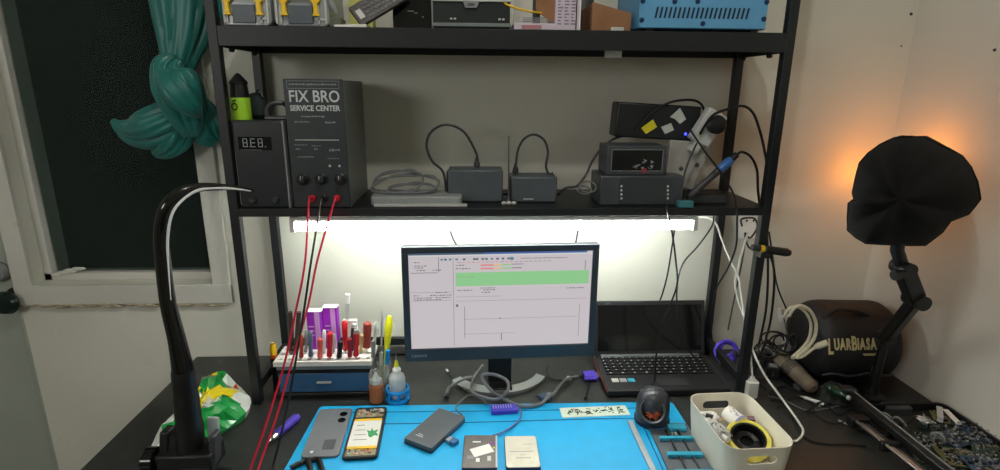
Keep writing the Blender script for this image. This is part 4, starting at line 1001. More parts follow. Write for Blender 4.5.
# dark cloth heap under the bag, and a greenish glass shape
c = D(858, 398); b = MB(); rs = random.Random(3); nx_, ny_ = 22, 14
def heap_z(u, v): return .03*(max(0, math.cos((u-.45)*2.6))*max(0, math.cos((v-.6)*2.4)))+.006*math.sin(u*17+v*4)*math.sin(v*11+1)
P00, P10, P11, P01 = D(816, 403), D(846, 408), D(842, 388), D(818, 391)
for i in range(nx_+1):
    for j in range(ny_+1):
        u, v = i/nx_, j/ny_; p = (P00*(1-u)+P10*u)*(1-v)+(P01*(1-u)+P11*u)*v; ed = min(u, 1-u, v, 1-v)
        b.v.append(Vector((p.x, min(p.y, by-.075), ZD+.004+max(0, heap_z(u, v))*min(1, ed*8))))
for i in range(nx_):
    for j in range(ny_): b.f.append((i*(ny_+1)+j, (i+1)*(ny_+1)+j, (i+1)*(ny_+1)+j+1, i*(ny_+1)+j+1))
b.mi = [0]*len(b.f); b.sm = [True]*len(b.f)
tag(obj('dark_cloth', b, M('dark_green_cloth', (34, 42, 38), .8, var=.3, scale=40, bump=.2), thick=.004), 'dark green-black cloth crumpled in front of the barrel bag', 'cloth')
o = thing('green_bottle', 'dark green glass bottle lying on the crumpled cloth', 'bottle', tuple(D(862, 396, ZD+.03)))
a, c = D(830, 388, ZD+.045), D(849, 398, ZD+.045); d = c-a
obj('bottle_glass', MB().tube([a, a+d*.04, a+d*.6, a+d*.78, a+d*.82, c], [.009, .012, .012, .005, .0045, .0045], 14), M('green_glass', (30, 62, 48), .12, trans=.4), o)
obj('cap', MB().tube([c-d*.08, c+d*.04], [.0055, .0055], 12), LGREY, o)

# ================================================================== FABRIC LAMP
LY = 1.05
outl = [(880, 145), (890, 140), (900, 137), (912, 137), (925, 138), (938, 144), (950, 150), (962, 158), (971, 169), (977, 182), (980, 199), (974, 207), (968, 214), (950, 221), (942, 232), (925, 245), (905, 245), (884, 244), (866, 243), (856, 237), (848, 230), (848, 217), (849, 203), (855, 201), (853, 193), (856, 178), (860, 163), (869, 153)]
rim = [W(x, y, LY+.03*math.sin(i*1.3)) for i, (x, y) in enumerate(outl)]
lc = sum(rim, Vector())/len(rim); axis = (Vector((.95, 1.0, 0))-Vector((.0, .0, 0))).normalized()
lamp = thing('desk_lamp', 'black fabric hooded lamp on a jointed arm glowing orange at the wall', 'lamp', (lc.x, LY, ZD))
b = MB(); n = len(rim); back = -axis
rings = []
for f_, dpt in ((.84, -.19), (.93, -.10), (1.0, -.03), (.985, .0), (.93, .035), (.80, .07), (.58, .098), (.3, .115)):
    rings.append([lc+(p-lc)*f_+back*dpt+Vector((0, 0, .0015*math.sin(i*2.1+dpt*40))) for i, p in enumerate(rim)])
for r_ in rings: b.v += r_
for k in range(len(rings)-1):
    for j in range(n): b.f.append((k*n+j, (k+1)*n+j, (k+1)*n+(j+1) % n, k*n+(j+1) % n))
b.v.append(lc+back*.12); t_ = len(b.v)-1
for j in range(n): b.f.append(((len(rings)-1)*n+j, t_, (len(rings)-1)*n+(j+1) % n))
b.mi = [0]*len(b.f); b.sm = [True]*len(b.f)
obj('lamp_shade', b, M('hood_fabric', (4, 4, 4), .98, var=.2, scale=60, bump=.1), lamp, thick=.003, sharp=170)
seam = [lc+(p-lc)*1.004+back*.0 for p in rim]; obj('rim_seam', MB().tube(seam, .0022, 6, closed=True), FABRIC, lamp)
axis = (Vector((1.03, 1.335, 1.40))-lc).normalized(); sock = lc+axis*.16
obj('socket', MB().tube([lc+back*.05, sock, sock+axis*.035], [.016, .02, .02], 16), PLA, lamp)
BULB = EM('bulb_amber', (255, 146, 34), 30)
for q_ in (Vector((1.078, 1.43, 1.295)), Vector((1.105, 1.34, 1.375))):       # the twin amber bulbs behind the hood
    e_ = sock+axis*.03; d_ = (q_-e_).normalized()
    obj('bulb_arm', MB().tube([e_, q_-d_*.018], [.006, .006], 10), PLA, lamp)
    obj('bulb', MB().tube([q_-d_*.019, q_-d_*.012, q_, q_+d_*.01, q_+d_*.017], [.008, .014, .018, .0145, .003], 16), BULB, lamp)
# arm
A0 = W(897, 250, LY-.0); A1 = W(903, 268, LY); A2 = W(916, 300, LY+.02); A3 = W(886, 338, 1.213); 
A4 = D(869, 402); A4.y = min(A4.y, 1.2)
obj('neck', MB().tube([lc+Vector((0, 0, -.03))+back*.01, A0, A1], [.012, .013, .013], 14), PLA, lamp)
obj('upper_arm', MB().beam(A1, A2, .034, .03, up=Vector((0, 1, .1))), PLA, lamp, bevel=.004)
obj('joint', MB().tube([A1+Vector((-.0, -.022, 0)), A1+Vector((0, .022, 0))], [.0155, .0155], 16), PLA, lamp)
obj('joint_knob', MB().tube([A1+Vector((-.012, -.02, -.006)), A1+Vector((-.036, -.024, -.008))], [.009, .011], 12), PLA, lamp)
obj('joint', MB().tube([A2+Vector((0, -.024, 0)), A2+Vector((0, .024, 0))], [.0165, .0165], 16), PLA, lamp)
obj('lower_arm', MB().beam(A2, A3, .026, .026, up=Vector((0, 1, .1))), PLA, lamp, bevel=.004)
P_ = Vector((A3.x-.008, A3.y, ZD+.03)); 
obj('pole', MB().tube([A3, A3+Vector((-.004, 0, -.05)), P_], [.011, .011, .011], 12), PLA, lamp)
obj('clamp_base', MB().lathe([(.029, .0004), (.030, .006), (.029, .014), (.016, .02), (.014, .04), (.001, .041)], 24, T=Matrix.Translation((P_.x, P_.y, ZD))), PLA, lamp)
obj('joint', MB().tube([A3+Vector((0, -.018, 0)), A3+Vector((0, .018, 0))], [.016, .016], 16), PLA, lamp)

# ================================================================== CURTAIN
cy = YW-.055
cur = thing('curtain', 'teal satin curtain tied in a knot over the window', 'curtain', tuple(W(175, 155, cy)))
def cloth_tube(path, folds, seed, nring=72, name='drape', flat=.45):
    """a gathered bunch of cloth: path of (point, half width, half depth)"""
    b = MB(); k = len(path); n = nring
    pts = spline([p for p, _, _ in path], 6); ws = spline([Vector((w_, d_, 0)) for _, w_, d_ in path], 6)
    rs = random.Random(seed); ph = [rs.uniform(0, 6) for _ in range(4)]
    for i, p in enumerate(pts):
        t = (pts[min(i+1, len(pts)-1)]-pts[max(i-1, 0)]).normalized(); r = t.cross(Vector((0, 1, 0))).normalized(); f = r.cross(t)
        for j in range(n):
            a = 2*PI*j/n; wob = .94+.30*(abs(math.sin(folds*a/2+ph[0]+i*.03))**.7-.6)+.12*(abs(math.sin((folds+2.5)*a+ph[1]-i*.06))-.6)+.05*math.sin(2*a+ph[2]+i*.2)
            b.v.append(p+r*(math.cos(a)*ws[i].x*wob)+f*(math.sin(a)*ws[i].y*wob))
    m_ = len(pts)
    for i in range(m_-1):
        for j in range(n): b.f.append((i*n+j, i*n+(j+1) % n, (i+1)*n+(j+1) % n, (i+1)*n+j))
    b.f.append(tuple(range(n-1, -1, -1))); b.f.append(tuple((m_-1)*n+j for j in range(n)))
    b.mi = [0]*len(b.f); b.sm = [True]*len(b.f); return b
def pw(px): return px*cy/546*1.03
top = W(188, -260, cy)
obj('hanging_cloth', cloth_tube([(W(186, -190, cy), pw(27), .035), (W(185, -90, cy), pw(27), .035), (W(184, -20, cy), pw(31), .035), (W(183, 20, cy), pw(26), .033), (W(180, 50, cy), pw(18), .03), (W(177, 70, cy), pw(13), .026), (W(176, 84, cy), pw(12), .024)], 5, 1), TEAL, cur)
kb = cloth_tube([(W(176, 58, cy-.03), pw(7), .012), (W(170, 68, cy-.035), pw(15), .03), (W(176, 84, cy-.035), pw(22), .04), (W(183, 102, cy-.03), pw(21), .038), (W(190, 122, cy-.025), pw(15), .03), (W(194, 136, cy-.02), pw(8), .015)], 4, 2)
obj('knot', kb, TEAL, cur)
obj('knot_wrap', cloth_tube([(W(158, 66, cy-.05), pw(3), .008), (W(166, 80, cy-.07), pw(9), .014), (W(176, 94, cy-.075), pw(11), .016), (W(190, 108, cy-.065), pw(9), .014), (W(199, 116, cy-.045), pw(3), .008)], 3, 5), TEAL, cur)
obj('tail', cloth_tube([(W(190, 112, cy-.01), pw(12), .02), (W(172, 120, cy-.015), pw(17), .026), (W(150, 129, cy-.015), pw(18), .026), (W(132, 131, cy-.01), pw(13), .02), (W(119, 126, cy-.01), pw(6), .01), (W(112, 120, cy-.01), pw(2), .004)], 4, 3), TEAL, cur)
obj('tail', cloth_tube([(W(178, 116, cy), pw(15), .02), (W(174, 134, cy-.005), pw(17), .025), (W(165, 147, cy-.005), pw(12), .018), (W(154, 154, cy), pw(4), .006)], 4, 4), TEAL, cur)
obj('tail', cloth_tube([(W(188, 104, cy), pw(14), .02), (W(202, 120, cy+.0), pw(18), .022), (W(210, 134, cy), pw(15), .02), (W(218, 142, cy), pw(7), .01)], 4, 6), TEAL, cur)
obj('curtain_rod', MB().cyl((wx0-.1, cy, W(186, -192, cy).z), (wx1+.12, cy, W(186, -192, cy).z), .009), CHROME, cur)
for x in (wx0-.06, wx1+.08): obj('rod_bracket', MB().beam((x, cy, W(186, -192, cy).z), (x, YW, W(186, -192, cy).z), .012, .012), CHROME, cur)

# ================================================================== GOOSENECK
GY = .93
gp = [W(*p, GY+dy) for p, dy in (((191, 452), 0), ((189, 425), 0), ((186, 398), 0), ((183, 370), .0), ((177, 340), .0), ((168, 302), .0), ((163, 262), 0), ((161, 232), .0), ((166, 208), .0), ((179, 194), .01), ((198, 187.5), .03), ((222, 187), .06), ((243, 189), .085), ((254, 191), .1))]
gk = thing('gooseneck_holder', 'black gooseneck holder arching up from a clamp at the bench edge', 'holder', (gp[0].x, GY, ZD))
rr_ = [14.5, 14, 13, 10.5, 8.5, 7.6, 7, 6.6, 6.2, 5.6, 4.6, 3.4, 2.3, .9]
sp = spline(gp[3:], 8); rsp = [v.x for v in spline([Vector((r_, 0, 0)) for r_ in rr_[3:]], 8)]
obj('neck', MB().tube(sp, [r_*GY/520 for r_ in rsp], 18), M('gloss_neck', (11, 12, 12), .09, var=.05, scale=60, spec=.6), gk)
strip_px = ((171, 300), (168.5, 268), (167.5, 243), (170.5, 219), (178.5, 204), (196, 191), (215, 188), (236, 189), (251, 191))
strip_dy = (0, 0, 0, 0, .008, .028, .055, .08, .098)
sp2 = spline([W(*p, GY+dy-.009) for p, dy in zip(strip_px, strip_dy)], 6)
obj('inner_highlight', MB().tube(sp2, [.0006+.0018*min(1, i/14)*(1 if i < len(sp2)-10 else (len(sp2)-i)/10) for i in range(len(sp2))], 8), M('highlight_white', (226, 228, 228), .25, var=.03), gk, label='thin bright white modelled highlight line')  # white tube shaped as the highlight along the glossy neck
obj('lower_sleeve', MB().tube(spline(gp[:4], 5), [13.8*GY/520]*6+[12.6*GY/520]*5+[11.6*GY/520]*4+[10.9*GY/520], 18), PLA, gk)
gb = gp[0]
obj('clamp_block', MB().box(gb.x-.052, gb.x+.05, GY-.03, GY+.032, gb.z-.03, gb.z+.012), PLA, gk, bevel=.004)
obj('clamp_jaw', MB().beam((gb.x-.046, GY-.004, gb.z-.02), (gb.x-.036, GY+.0, gb.z+.052), .016, .03, up=Vector((0, 1, 0))), PLA, gk, bevel=.003)
obj('clamp_jaw', MB().beam((gb.x+.044, GY-.004, gb.z-.02), (gb.x+.05, GY+.0, gb.z+.042), .012, .03, up=Vector((0, 1, 0))), PLAG, gk, bevel=.003)
obj('clamp_knob', MB().tube([(gb.x-.05, GY-.015, gb.z-.004), (gb.x-.056, GY-.015, gb.z-.004), (gb.x-.074, GY-.015, gb.z-.004), (gb.x-.078, GY-.015, gb.z-.004)], [.012, .024, .024, .02], 20), GLOSS, gk)
obj('clamp_plate', MB().box(gb.x-.01, gb.x+.042, GY-.034, GY-.03, gb.z-.05, gb.z-.018), CHROME, gk, bevel=.001)
obj('base_foot', MB().box(gb.x-.05, gb.x+.05, GY-.045, GY+.05, ZD+.0005, ZD+.022), PLA, gk, bevel=.004)
obj('stem', MB().box(gb.x-.025, gb.x+.025, GY-.02, GY+.02, ZD+.02, gb.z-.028), PLA, gk, bevel=.003)
obj('clear_pad', MB().beam((gb.x+.036, GY+.016, gb.z+.0), (gb.x+.04, GY+.02, gb.z+.062), .022, .006, up=Vector((0, 1, 0))), M('translucent_pad', (196, 208, 214), .3, trans=.3), gk, bevel=.002)

# ================================================================== SNACK BAG
bgp = [((206, 377), .05), ((223, 371), .06), ((236, 383), .05), ((250, 397), .03), ((246, 412), .02), ((232, 424), .015), ((214, 436), .01), ((196, 446), .008), ((172, 448), .008), ((154, 452), .006), ((152, 444), .01), ((166, 428), .03), ((180, 415), .05), ((198, 396), .06)]
ring = [D(x, y, ZD+z) for (x, y), z in bgp]; cb = sum(ring, Vector())/len(ring)
sn = thing('snack_packet', 'crumpled green and yellow snack packet behind the gooseneck clamp', 'packet', (cb.x, cb.y, ZD))
foil = [M('foil_'+k_, c_, .2, var=.08, scale=30, spec=.8) for k_, c_ in (('green', (20, 158, 70)), ('yellow', (240, 222, 36)), ('white', (228, 234, 228)), ('orange', (232, 100, 38)), ('pale', (186, 214, 190)))]
ring = spline(ring, 3, True); b = MB(); rs = random.Random(14); n = len(ring)
def jit(s): return Vector((rs.uniform(-s, s), rs.uniform(-s, s), rs.uniform(-s, s)))
lvls = [[Vector((cb.x*.05+p.x*.95, cb.y*.05+p.y*.95, ZD+.002)) for p in ring], [p+jit(.002) for p in ring]]
for f_, z in ((.86, .03), (.72, .05), (.58, .062), (.42, .068), (.26, .066), (.12, .06)):
    lvls.append([Vector((cb.x+(p.x-cb.x)*f_, cb.y+(p.y-cb.y)*f_, ZD+.01+z*.9+(p.z-ZD-.03)*.5))+jit(.0065) for p in ring])
seeds = [(p_, D(x, y, ZD+.05)) for p_, x, y in ((3, 205, 378), (1, 213, 373), (1, 221, 371), (0, 208, 386), (0, 216, 382), (0, 224, 384), (0, 218, 392), (0, 208, 397), (1, 216, 401), (0, 214, 379), (1, 228, 397), (0, 227, 390), (0, 231, 404), (3, 229, 388), (2, 231, 381), (2, 237, 389), (2, 243, 397), (0, 236, 402), (0, 228, 411), (0, 238, 409), (0, 222, 409), (0, 222, 420), (0, 215, 428), (2, 207, 408), (0, 203, 414), (1, 196, 400), (0, 188, 408), (2, 178, 415), (0, 176, 425), (2, 168, 430), (0, 163, 437), (2, 160, 447), (0, 172, 444), (2, 185, 440), (0, 198, 436))]
for l in lvls: b.v += l
def paint(f):
    q_ = sum((b.v[i_] for i_ in f), Vector())/len(f); return min(seeds, key=lambda s_: (s_[1].x-q_.x)**2+(s_[1].y-q_.y)**2)[0]
for k_ in range(len(lvls)-1):
    for j in range(n):
        q_ = (k_*n+j, k_*n+(j+1) % n, (k_+1)*n+(j+1) % n, (k_+1)*n+j)
        for f in ((q_[0], q_[1], q_[2]), (q_[0], q_[2], q_[3])): b.f.append(f); b.mi.append(paint(f))
b.v.append(Vector((cb.x, cb.y, ZD+.066))); t_ = len(b.v)-1
for j in range(n): b.f.append(((len(lvls)-1)*n+j, (len(lvls)-1)*n+(j+1) % n, t_)); b.mi.append(1)
b.f.append(tuple(range(n-1, -1, -1))); b.mi.append(0); b.sm = [True]*len(b.f)
obj('foil', b, foil, sn, sharp=22)
for px_, py_, r_ in ((213, 388, .005), (219, 383, .0065)):
    c_ = D(px_, py_, ZD+.071); obj('printed_ring', MB().tube([c_+Vector((r_*math.cos(2*PI*j/12), r_*math.sin(2*PI*j/12), 0)) for j in range(12)], .0015, 6, closed=True), WHT, sn)
tp = D(227, 389, ZD+.085)
# ================================================================== UPPER SHELF
YT = YF-P2+.001
def clearcase(x0, x1, label, latches, ins):
    q0, q1 = W(x0, 12, YT+.01).x, W(x1, 12, YT+.01).x; top = ZT+.085
    o = thing('parts_case', label, 'storage case', ((q0+q1)/2, YT+.07, ZT), 'clear parts cases on the upper shelf')
    ww = q1-q0; T = Matrix.Translation(((q0+q1)/2, YT+.01, ZT)) @ Matrix.Rotation(PI/2, 4, 'X')
    po = [(x, z+top/2-ZT/2) for x, z in rrect(ww, top-ZT-.001, .012)]
    b = MB()
    T = Matrix.Translation(((q0+q1)/2, YT+.15, ZT+.0005)) @ Matrix.Rotation(PI/2, 4, 'X')
    b.prism(po, 0, .14, 0, T); obj('case_shell', b, M('case_clear', (176, 184, 184), .2, var=.03, trans=.35), o, bevel=.002)
    a0, a1 = W(ins[0], 16, YT).x, W(ins[1], 16, YT).x
    obj('insert_panel', MB().box(a0, a1, YT+.006, YT+.0105, W(0, 24, YT).z if False else ZT+.006, ZT+.042), SMOKE, o, bevel=.001)
    for x in (q0+.006, (a0+q0)/2, a1+.012, q1-.006): obj('rib', MB().box(x-.0018, x+.0018, YT+.006, YT+.0105, ZT+.006, ZT+.07), LGREY, o)
    obj('rib', MB().box(a1+.004, q1-.008, YT+.006, YT+.0105, ZT+.013, ZT+.0165), LGREY, o)
    zl_ = ZT+.058
    obj('latch_bar', MB().box(W(latches[0], 5, YT).x-.006, W(latches[1], 5, YT).x+.006, YT+.001, YT+.0105, zl_-.004, zl_+.012), YEL, o, bevel=.002)
    for lx in latches:
        x = W(lx, 8, YT).x; b = MB()
        b.prism([(-.008, 0), (.009, 0), (.0045, .007), (.0045, .024), (.011, .030), (.011, .045), (-.010, .045), (-.010, .030), (-.0045, .024), (-.0045, .007)], 0, .009, 0, Matrix.Translation((x, YT+.0095, ZT+.021)) @ Matrix.Rotation(PI/2, 4, 'X'))
        obj('latch', b, YEL, o, bevel=.0012)
    obj('lid_frame', MB().box(q0, q1, YT+.008, YT+.15, top-.004, top+.008), YEL, o, bevel=.002)
clearcase(222, 271, 'clear parts case with yellow latches at the curtain end of the upper shelf', (226, 258), (231, 254))
clearcase(274, 329, 'clear parts case with yellow latches beside the dark remote', (283, 315), (287, 312))
# grey claw clip beside the case
a, c = W(330, 16, YT+.012), W(337, -6, YT+.02); o = thing('grey_hook', 'pale grey plastic hook between the parts case and the remote', 'hook', (a.x, a.y, ZT))
obj('hook_arm', MB().tube(spline([W(337, 14.5, YT+.012), W(334, 9, YT+.012), W(331, 3, YT+.012), W(328, -10, YT+.014)], 5), [.003+.0006*min(i, 6) for i in range(16)], 8), GREY, o)
obj('stand_foot', MB().box(a.x-.003, a.x+.022, YT+.012, YT+.06, ZT+.0005, ZT+.02), M('olive_grey', (84, 88, 72), .5), o, bevel=.002)
# keyboard-like remote lying askew
o = thing('remote_control', 'dark grey remote control propped diagonally on the upper shelf', 'remote control', tuple(W(355, 24, YT+.02)))
k0, k1, k2, k3 = W(343, 15, YT+.022), W(367, 20.5, YT+.022), W(414, -7, YT+.05), W(388, -14, YT+.062)
cc = (k0+k1+k2+k3)/4; ll = ((k3-k0)+(k2-k1))/2; T = frame(cc, ll, (k1-k0).cross(k3-k0)*-1)
if (T.to_3x3() @ Vector((0, 0, 1))).y > 0: T = T @ Matrix.Rotation(PI, 4, 'X')
L_ = ll.length; w_ = .05
obj('case', MB().rbox(L_, w_, -.008, .002, .004, 0, T), M('remote_grey', (66, 64, 62), .5, var=.2, scale=50), o, bevel=.002)
for i in range(9):
    for j in range(4): obj('button', MB().rbox(.006, .0055, .001, .0034, .001, 0, T @ Matrix.Translation((-L_*.26+i*L_*.085, -.016+j*.0107, 0))), DGREY, o)
obj('label_patch', MB().box(-L_*.44, -L_*.34, -.012, .010, .0015, .0026, 0, T), LGREY, o)
a, c = W(334, 25, YT+.002), W(366, 25.5, YT+.002)
b = MB(); b.hexa([Vector((a.x, YT+.003, ZT+.0005)), Vector((c.x, YT+.003, ZT+.0005)), Vector((c.x, YT+.09, ZT+.0005)), Vector((a.x, YT+.09, ZT+.0005)), Vector((a.x, YT+.003, ZT+.0045)), Vector((c.x, YT+.003, ZT+.0065)), Vector((c.x, YT+.09, ZT+.0065)), Vector((a.x, YT+.09, ZT+.0045))])
solo('white_booklet', b, PAPER, 'thin white booklet under the dark remote', 'booklet')
q = fb(348, -20, 372, 20, 1.36); o = MB().box(q[0], q[1], 1.36, 1.40, ZT+.0005, ZT+.11)
solo('yellow_carton', o, M('pale_yellow_card', (206, 206, 120), .6), 'pale yellow carton standing behind the dark remote', 'box', bevel=.001)
# dark box
q = fb(392, -30, 431, 28, YT+.08); o = thing('black_box', 'black box with small scuffs beside the banded case', 'box', ((q[0]+q[1])/2, YT+.1, ZT))
obj('box_body', MB().box(q[0], q[1], YT+.08, YT+.2, ZT+.0005, ZT+.10), GLOSS, o, bevel=.002)
obj('box_lid', MB().box(q[0]-.002, q[1]+.002, YT+.078, YT+.202, ZT+.08, ZT+.103), PLA, o, bevel=.002)
for x, z, ww in ((-.01, .042, .014), (.022, .03, .004), (.006, .038, .006)): obj('scuff', MB().box((q[0]+q[1])/2+x, (q[0]+q[1])/2+x+ww, YT+.0792, YT+.0805, ZT+z, ZT+z+.002), GREY, o)
# banded case
q = fb(432, 0, 511, 31, YT+.004); o = thing('banded_case', 'black case with two grey bands and a clasp on the upper shelf', 'case', ((q[0]+q[1])/2, YT+.08, ZT))
obj('case_body', MB().box(q[0]+.002, q[1]-.002, YT+.005, YT+.16, ZT+.0005, ZT+.066), M('case_black', (28, 36, 36), .4, var=.1), o, bevel=.002)
obj('band', MB().box(q[0], q[1], YT+.001, YT+.162, ZT+.004, ZT+.0115), M('band_dim', (112, 120, 120), .4), o, bevel=.001)
obj('band', MB().box(q[0], q[1], YT+.001, YT+.162, ZT+.054, ZT+.062), LGREY, o, bevel=.001)
xm = (q[0]+q[1])/2
b = MB().prism([(-.018, .014), (-.012, 0), (.012, 0), (.018, .014)], 0, .006, 0, Matrix.Translation((xm-.001, YT+.005, ZT+.041)) @ Matrix.Rotation(PI/2, 4, 'X'))
obj('clasp', b, GREY, o, bevel=.001); obj('clasp_tab', MB().box(xm-.008, xm+.006, YT-.0025, YT, ZT+.046, ZT+.050), DGREY, o)
for dx in (-.046, -.038, .062-.005, .07-.005): obj('foot_stud', MB().box(xm+dx-.043*0, xm+dx+.005, YT+.002, YT+.006, ZT+.018, ZT+.0215), LGREY, o)
# magazine box
q = fb(514, -30, 581, 32, YT+.012); o = thing('printed_carton', 'white printed carton with lilac panels beside the brown box', 'box', ((q[0]+q[1])/2, YT+.08, ZT))
wq = q[1]-q[0]
obj('carton_body', MB().box(q[0]+wq*.62, q[1], YT+.012, YT+.15, ZT+.0005, ZT+.15), M('lilac_white', (196, 186, 200), .55, var=.05), o, bevel=.001)
obj('carton_tray', MB().box(q[0], q[0]+wq*.62, YT+.012, YT+.15, ZT+.0005, ZT+.014), M('lilac_white', 0), o, bevel=.001)
rs = random.Random(17)
b = MB()
for i in range(13):
    for j in range(3):
        x = q[0]+wq*(.66+.1*j); b.box(x, x+wq*rs.uniform(.03, .08), YT+.0112, YT+.0125, ZT+.012+i*.0065, ZT+.0145+i*.0065)
obj('print', b, M('violet_print', (118, 104, 128), .6), o)
obj('red_print', MB().box(q[0]+wq*.12, q[0]+wq*.42, YT+.0112, YT+.0125, ZT+.002, ZT+.010), M('rose_print', (176, 120, 126), .6), o)
for s_ in (.93, .985): obj('edge_line', MB().box(q[0]+wq*s_, q[0]+wq*(s_+.018), YT+.0112, YT+.0125, ZT+.001, ZT+.149), PLA if s_ < .95 else WHT, o)
# books in the carton's tray
o = thing('magazine', 'grey white magazine standing open beside the brown card flap', 'magazine', (q[0]+wq*.2, YT+.1, ZT+.015))
obj('cover', MB().box(q[0]+.002, q[0]+wq*.3, YT+.04, YT+.046, ZT+.0146, ZT+.14), M('grey_white_paper', (186, 186, 180), .6, var=.1), o)
obj('back_cover', MB().box(q[0]+wq*.3, q[0]+wq*.42, YT+.045, YT+.05, ZT+.0146, ZT+.14), M('dark_cover', (66, 70, 72), .5), o)
b = MB()
for i in range(3): b.box(q[0]+wq*.14, q[0]+wq*.5, YT+.0235, YT+.026, ZT+.017+i*.004, ZT+.019+i*.004)
obj('page_edges', b, GREY, o)
b = MB(); y_ = YT+.022; zz = [W(536, 11.5, y_), W(556, 24, y_), W(556, -25, y_), W(536, -25, y_)]
b.hexa([zz[0], zz[1], zz[1]+Vector((0, .004, 0)), zz[0]+Vector((0, .004, 0)), zz[3], zz[2], zz[2]+Vector((0, .004, 0)), zz[3]+Vector((0, .004, 0))])
tag(obj('card_flap', b, CARD), 'slanted brown card flap leaning on the printed carton', 'cardboard')
# brown box
q = fb(592, 3, 631, 33, YT+.02); o = thing('cardboard_box', 'open brown cardboard box between the printed carton and the blue unit', 'box', ((q[0]+q[1])/2, YT+.08, ZT))
b = MB(); z1 = W(595, 2, YT+.02).z; z2 = W(628, 13, YT+.02).z
b.hexa([Vector((q[0], YT+.02, ZT+.0005)), Vector((q[1], YT+.02, ZT+.0005)), Vector((q[1], YT+.024, ZT+.0005)), Vector((q[0], YT+.024, ZT+.0005)), Vector((q[0], YT+.02, z1)), Vector((q[1], YT+.02, z2)), Vector((q[1], YT+.024, z2)), Vector((q[0], YT+.024, z1))])
obj('front_panel', b, CARD, o)
b = MB().box(q[0], q[0]+.004, YT+.024, YT+.15, ZT+.0005, z1).box(q[1]-.004, q[1], YT+.024, YT+.15, ZT+.0005, z2).box(q[0], q[1], YT+.146, YT+.15, ZT+.0005, z1)
obj('carton_sides', b, CARD, o)
obj('tape_strip', MB().box(W(613, 30, YT).x, W(626, 30, YT).x, YT+.0185, YT+.0205, ZT+.001, ZT+.009), LGREY, o)
a = W(585, 5, YT+.1); o = thing('dark_bottle', 'dark capped bottle standing behind the brown cardboard box', 'bottle', (W(582, 10, YT+.14).x, YT+.17, ZT))
T = Matrix.Translation((W(584, 10, YT+.17).x, YT+.19, ZT)); obj('bottle_body', MB().lathe([(.026, .0005), (.027, .004), (.027, .11), (.012, .13)], 24, T=T), PLAG, o); obj('cap', MB().lathe([(.014, .128), (.014, .15), (.001, .152)], 18, T=T), WHT, o)
# blue unit
q = fb(640, -20, 769, 30, YT+.002); o = thing('blue_power_unit', 'sky blue metal power unit with a row of vent slots on the upper shelf', 'power supply', ((q[0]+q[1])/2, YT+.1, ZT))
zt_ = ZT+.125; zb_ = ZT+.006
obj('casing', MB().box(q[0], q[1], YT+.004, YT+.2, zb_, zt_), BLUE, o, bevel=.003)
obj('front_plate', MB().box(q[0]+.002, q[1]-.002, YT+.001, YT+.006, zb_+.001, zt_-.002), BLUE, o, bevel=.001)
for i in range(21):
    x = W(657.5+i*4.55, 12, YT).x; a, c = Vector((x-.0035, YT+.0008, W(700, 18.5, YT).z)), Vector((x+.0005, YT+.0008, W(700, 7.5, YT).z))
    obj('vent_slot', MB().beam(a, c, .0042, .0012, up=Vector((0, 1, 0))), M('slot_dark', (22, 40, 56), .8), o)
for (sx_, sy_) in ((643, 1), (642, 20), (703, 23.5), (764, 19), (767, 2), (675, 1.5), (698, 1.5)):
    p = W(sx_, sy_, YT); obj('screw', MB().lathe([(.0055, 0), (.005, .002), (.002, .0028)], 12, T=frame((p.x, YT+.001, p.z), (1, 0, 0), (0, -1, 0))), M('screw_blue', (30, 60, 96), .35, .5), o)
for x in (q[0]+.02, q[1]-.03): obj('foot', MB().box(x, x+.016, YT+.01, YT+.03, ZT+.0003, zb_+.001), PLA, o)
# yellow lead across the shelf
cable('yellow_lead', [W(498, -14, YT+.02), W(504, 2, YT+.006), W(516, 8, YT+.0), W(528, 11, YT+.004), W(538, 12.5, YT+.018), W(546, 13, YT+.03), W(552, 8, YT+.034)], .0022, YEL, 'yellow lead drooping in front of the open magazine', 'cable')
# white tag under the shelf
p = W(613, 55.5, 1.32); solo('paper_tag', MB().box(p.x-.02, p.x+.02, 1.318, 1.3196, p.z-.005, 1.646), WHT, 'small white tag hanging below the upper shelf edge', 'tag', None)

# ================================================================== MIDDLE SHELF
YM = YF-.0025
HZ = 1
# black supply with the digital readout
q = fb(232, 121, 287, 210, YM); xa = XL+P2+.003; xb = W(286.5, 165, YM).x; zt_ = W(258, 121, YM).z
o = thing('digital_supply', 'black bench supply with a digital readout beside the rack post', 'power supply', ((xa+xb)/2, YM+.08, ZM))
obj('casing', MB().box(xa, xb, YM+.004, YM+.12, ZM+.0005, zt_), M('supply_black_hazed', (46, 50, 53), .4, var=.1), o, bevel=.002)  # supply blacks raised a little to carry the lens haze
obj('front_panel', MB().box(xa+.003, xb-.003, YM, YM+.005, ZM+.004, zt_-.003), M('panel_black_hazed', (38, 42, 45), .3), o, bevel=.001)
obj('edge_trim', MB().box(xb-.0025, xb+.0008, YM-.001, YM+.12, ZM+.001, zt_+.0005), GREY, o)
zd_ = W(255, 143, YM).z; xd_ = W(255, 143, YM).x
obj('display_window', MB().box(xd_-.036, xd_+.036, YM-.001, YM+.001, zd_-.016, zd_+.014), GLOSS, o)
DIG = M('dim_digit', (150, 160, 162), .5)
SEG = {'8': 'abcdefg', '0': 'abcdef', 'E': 'adefg', '.': ''}
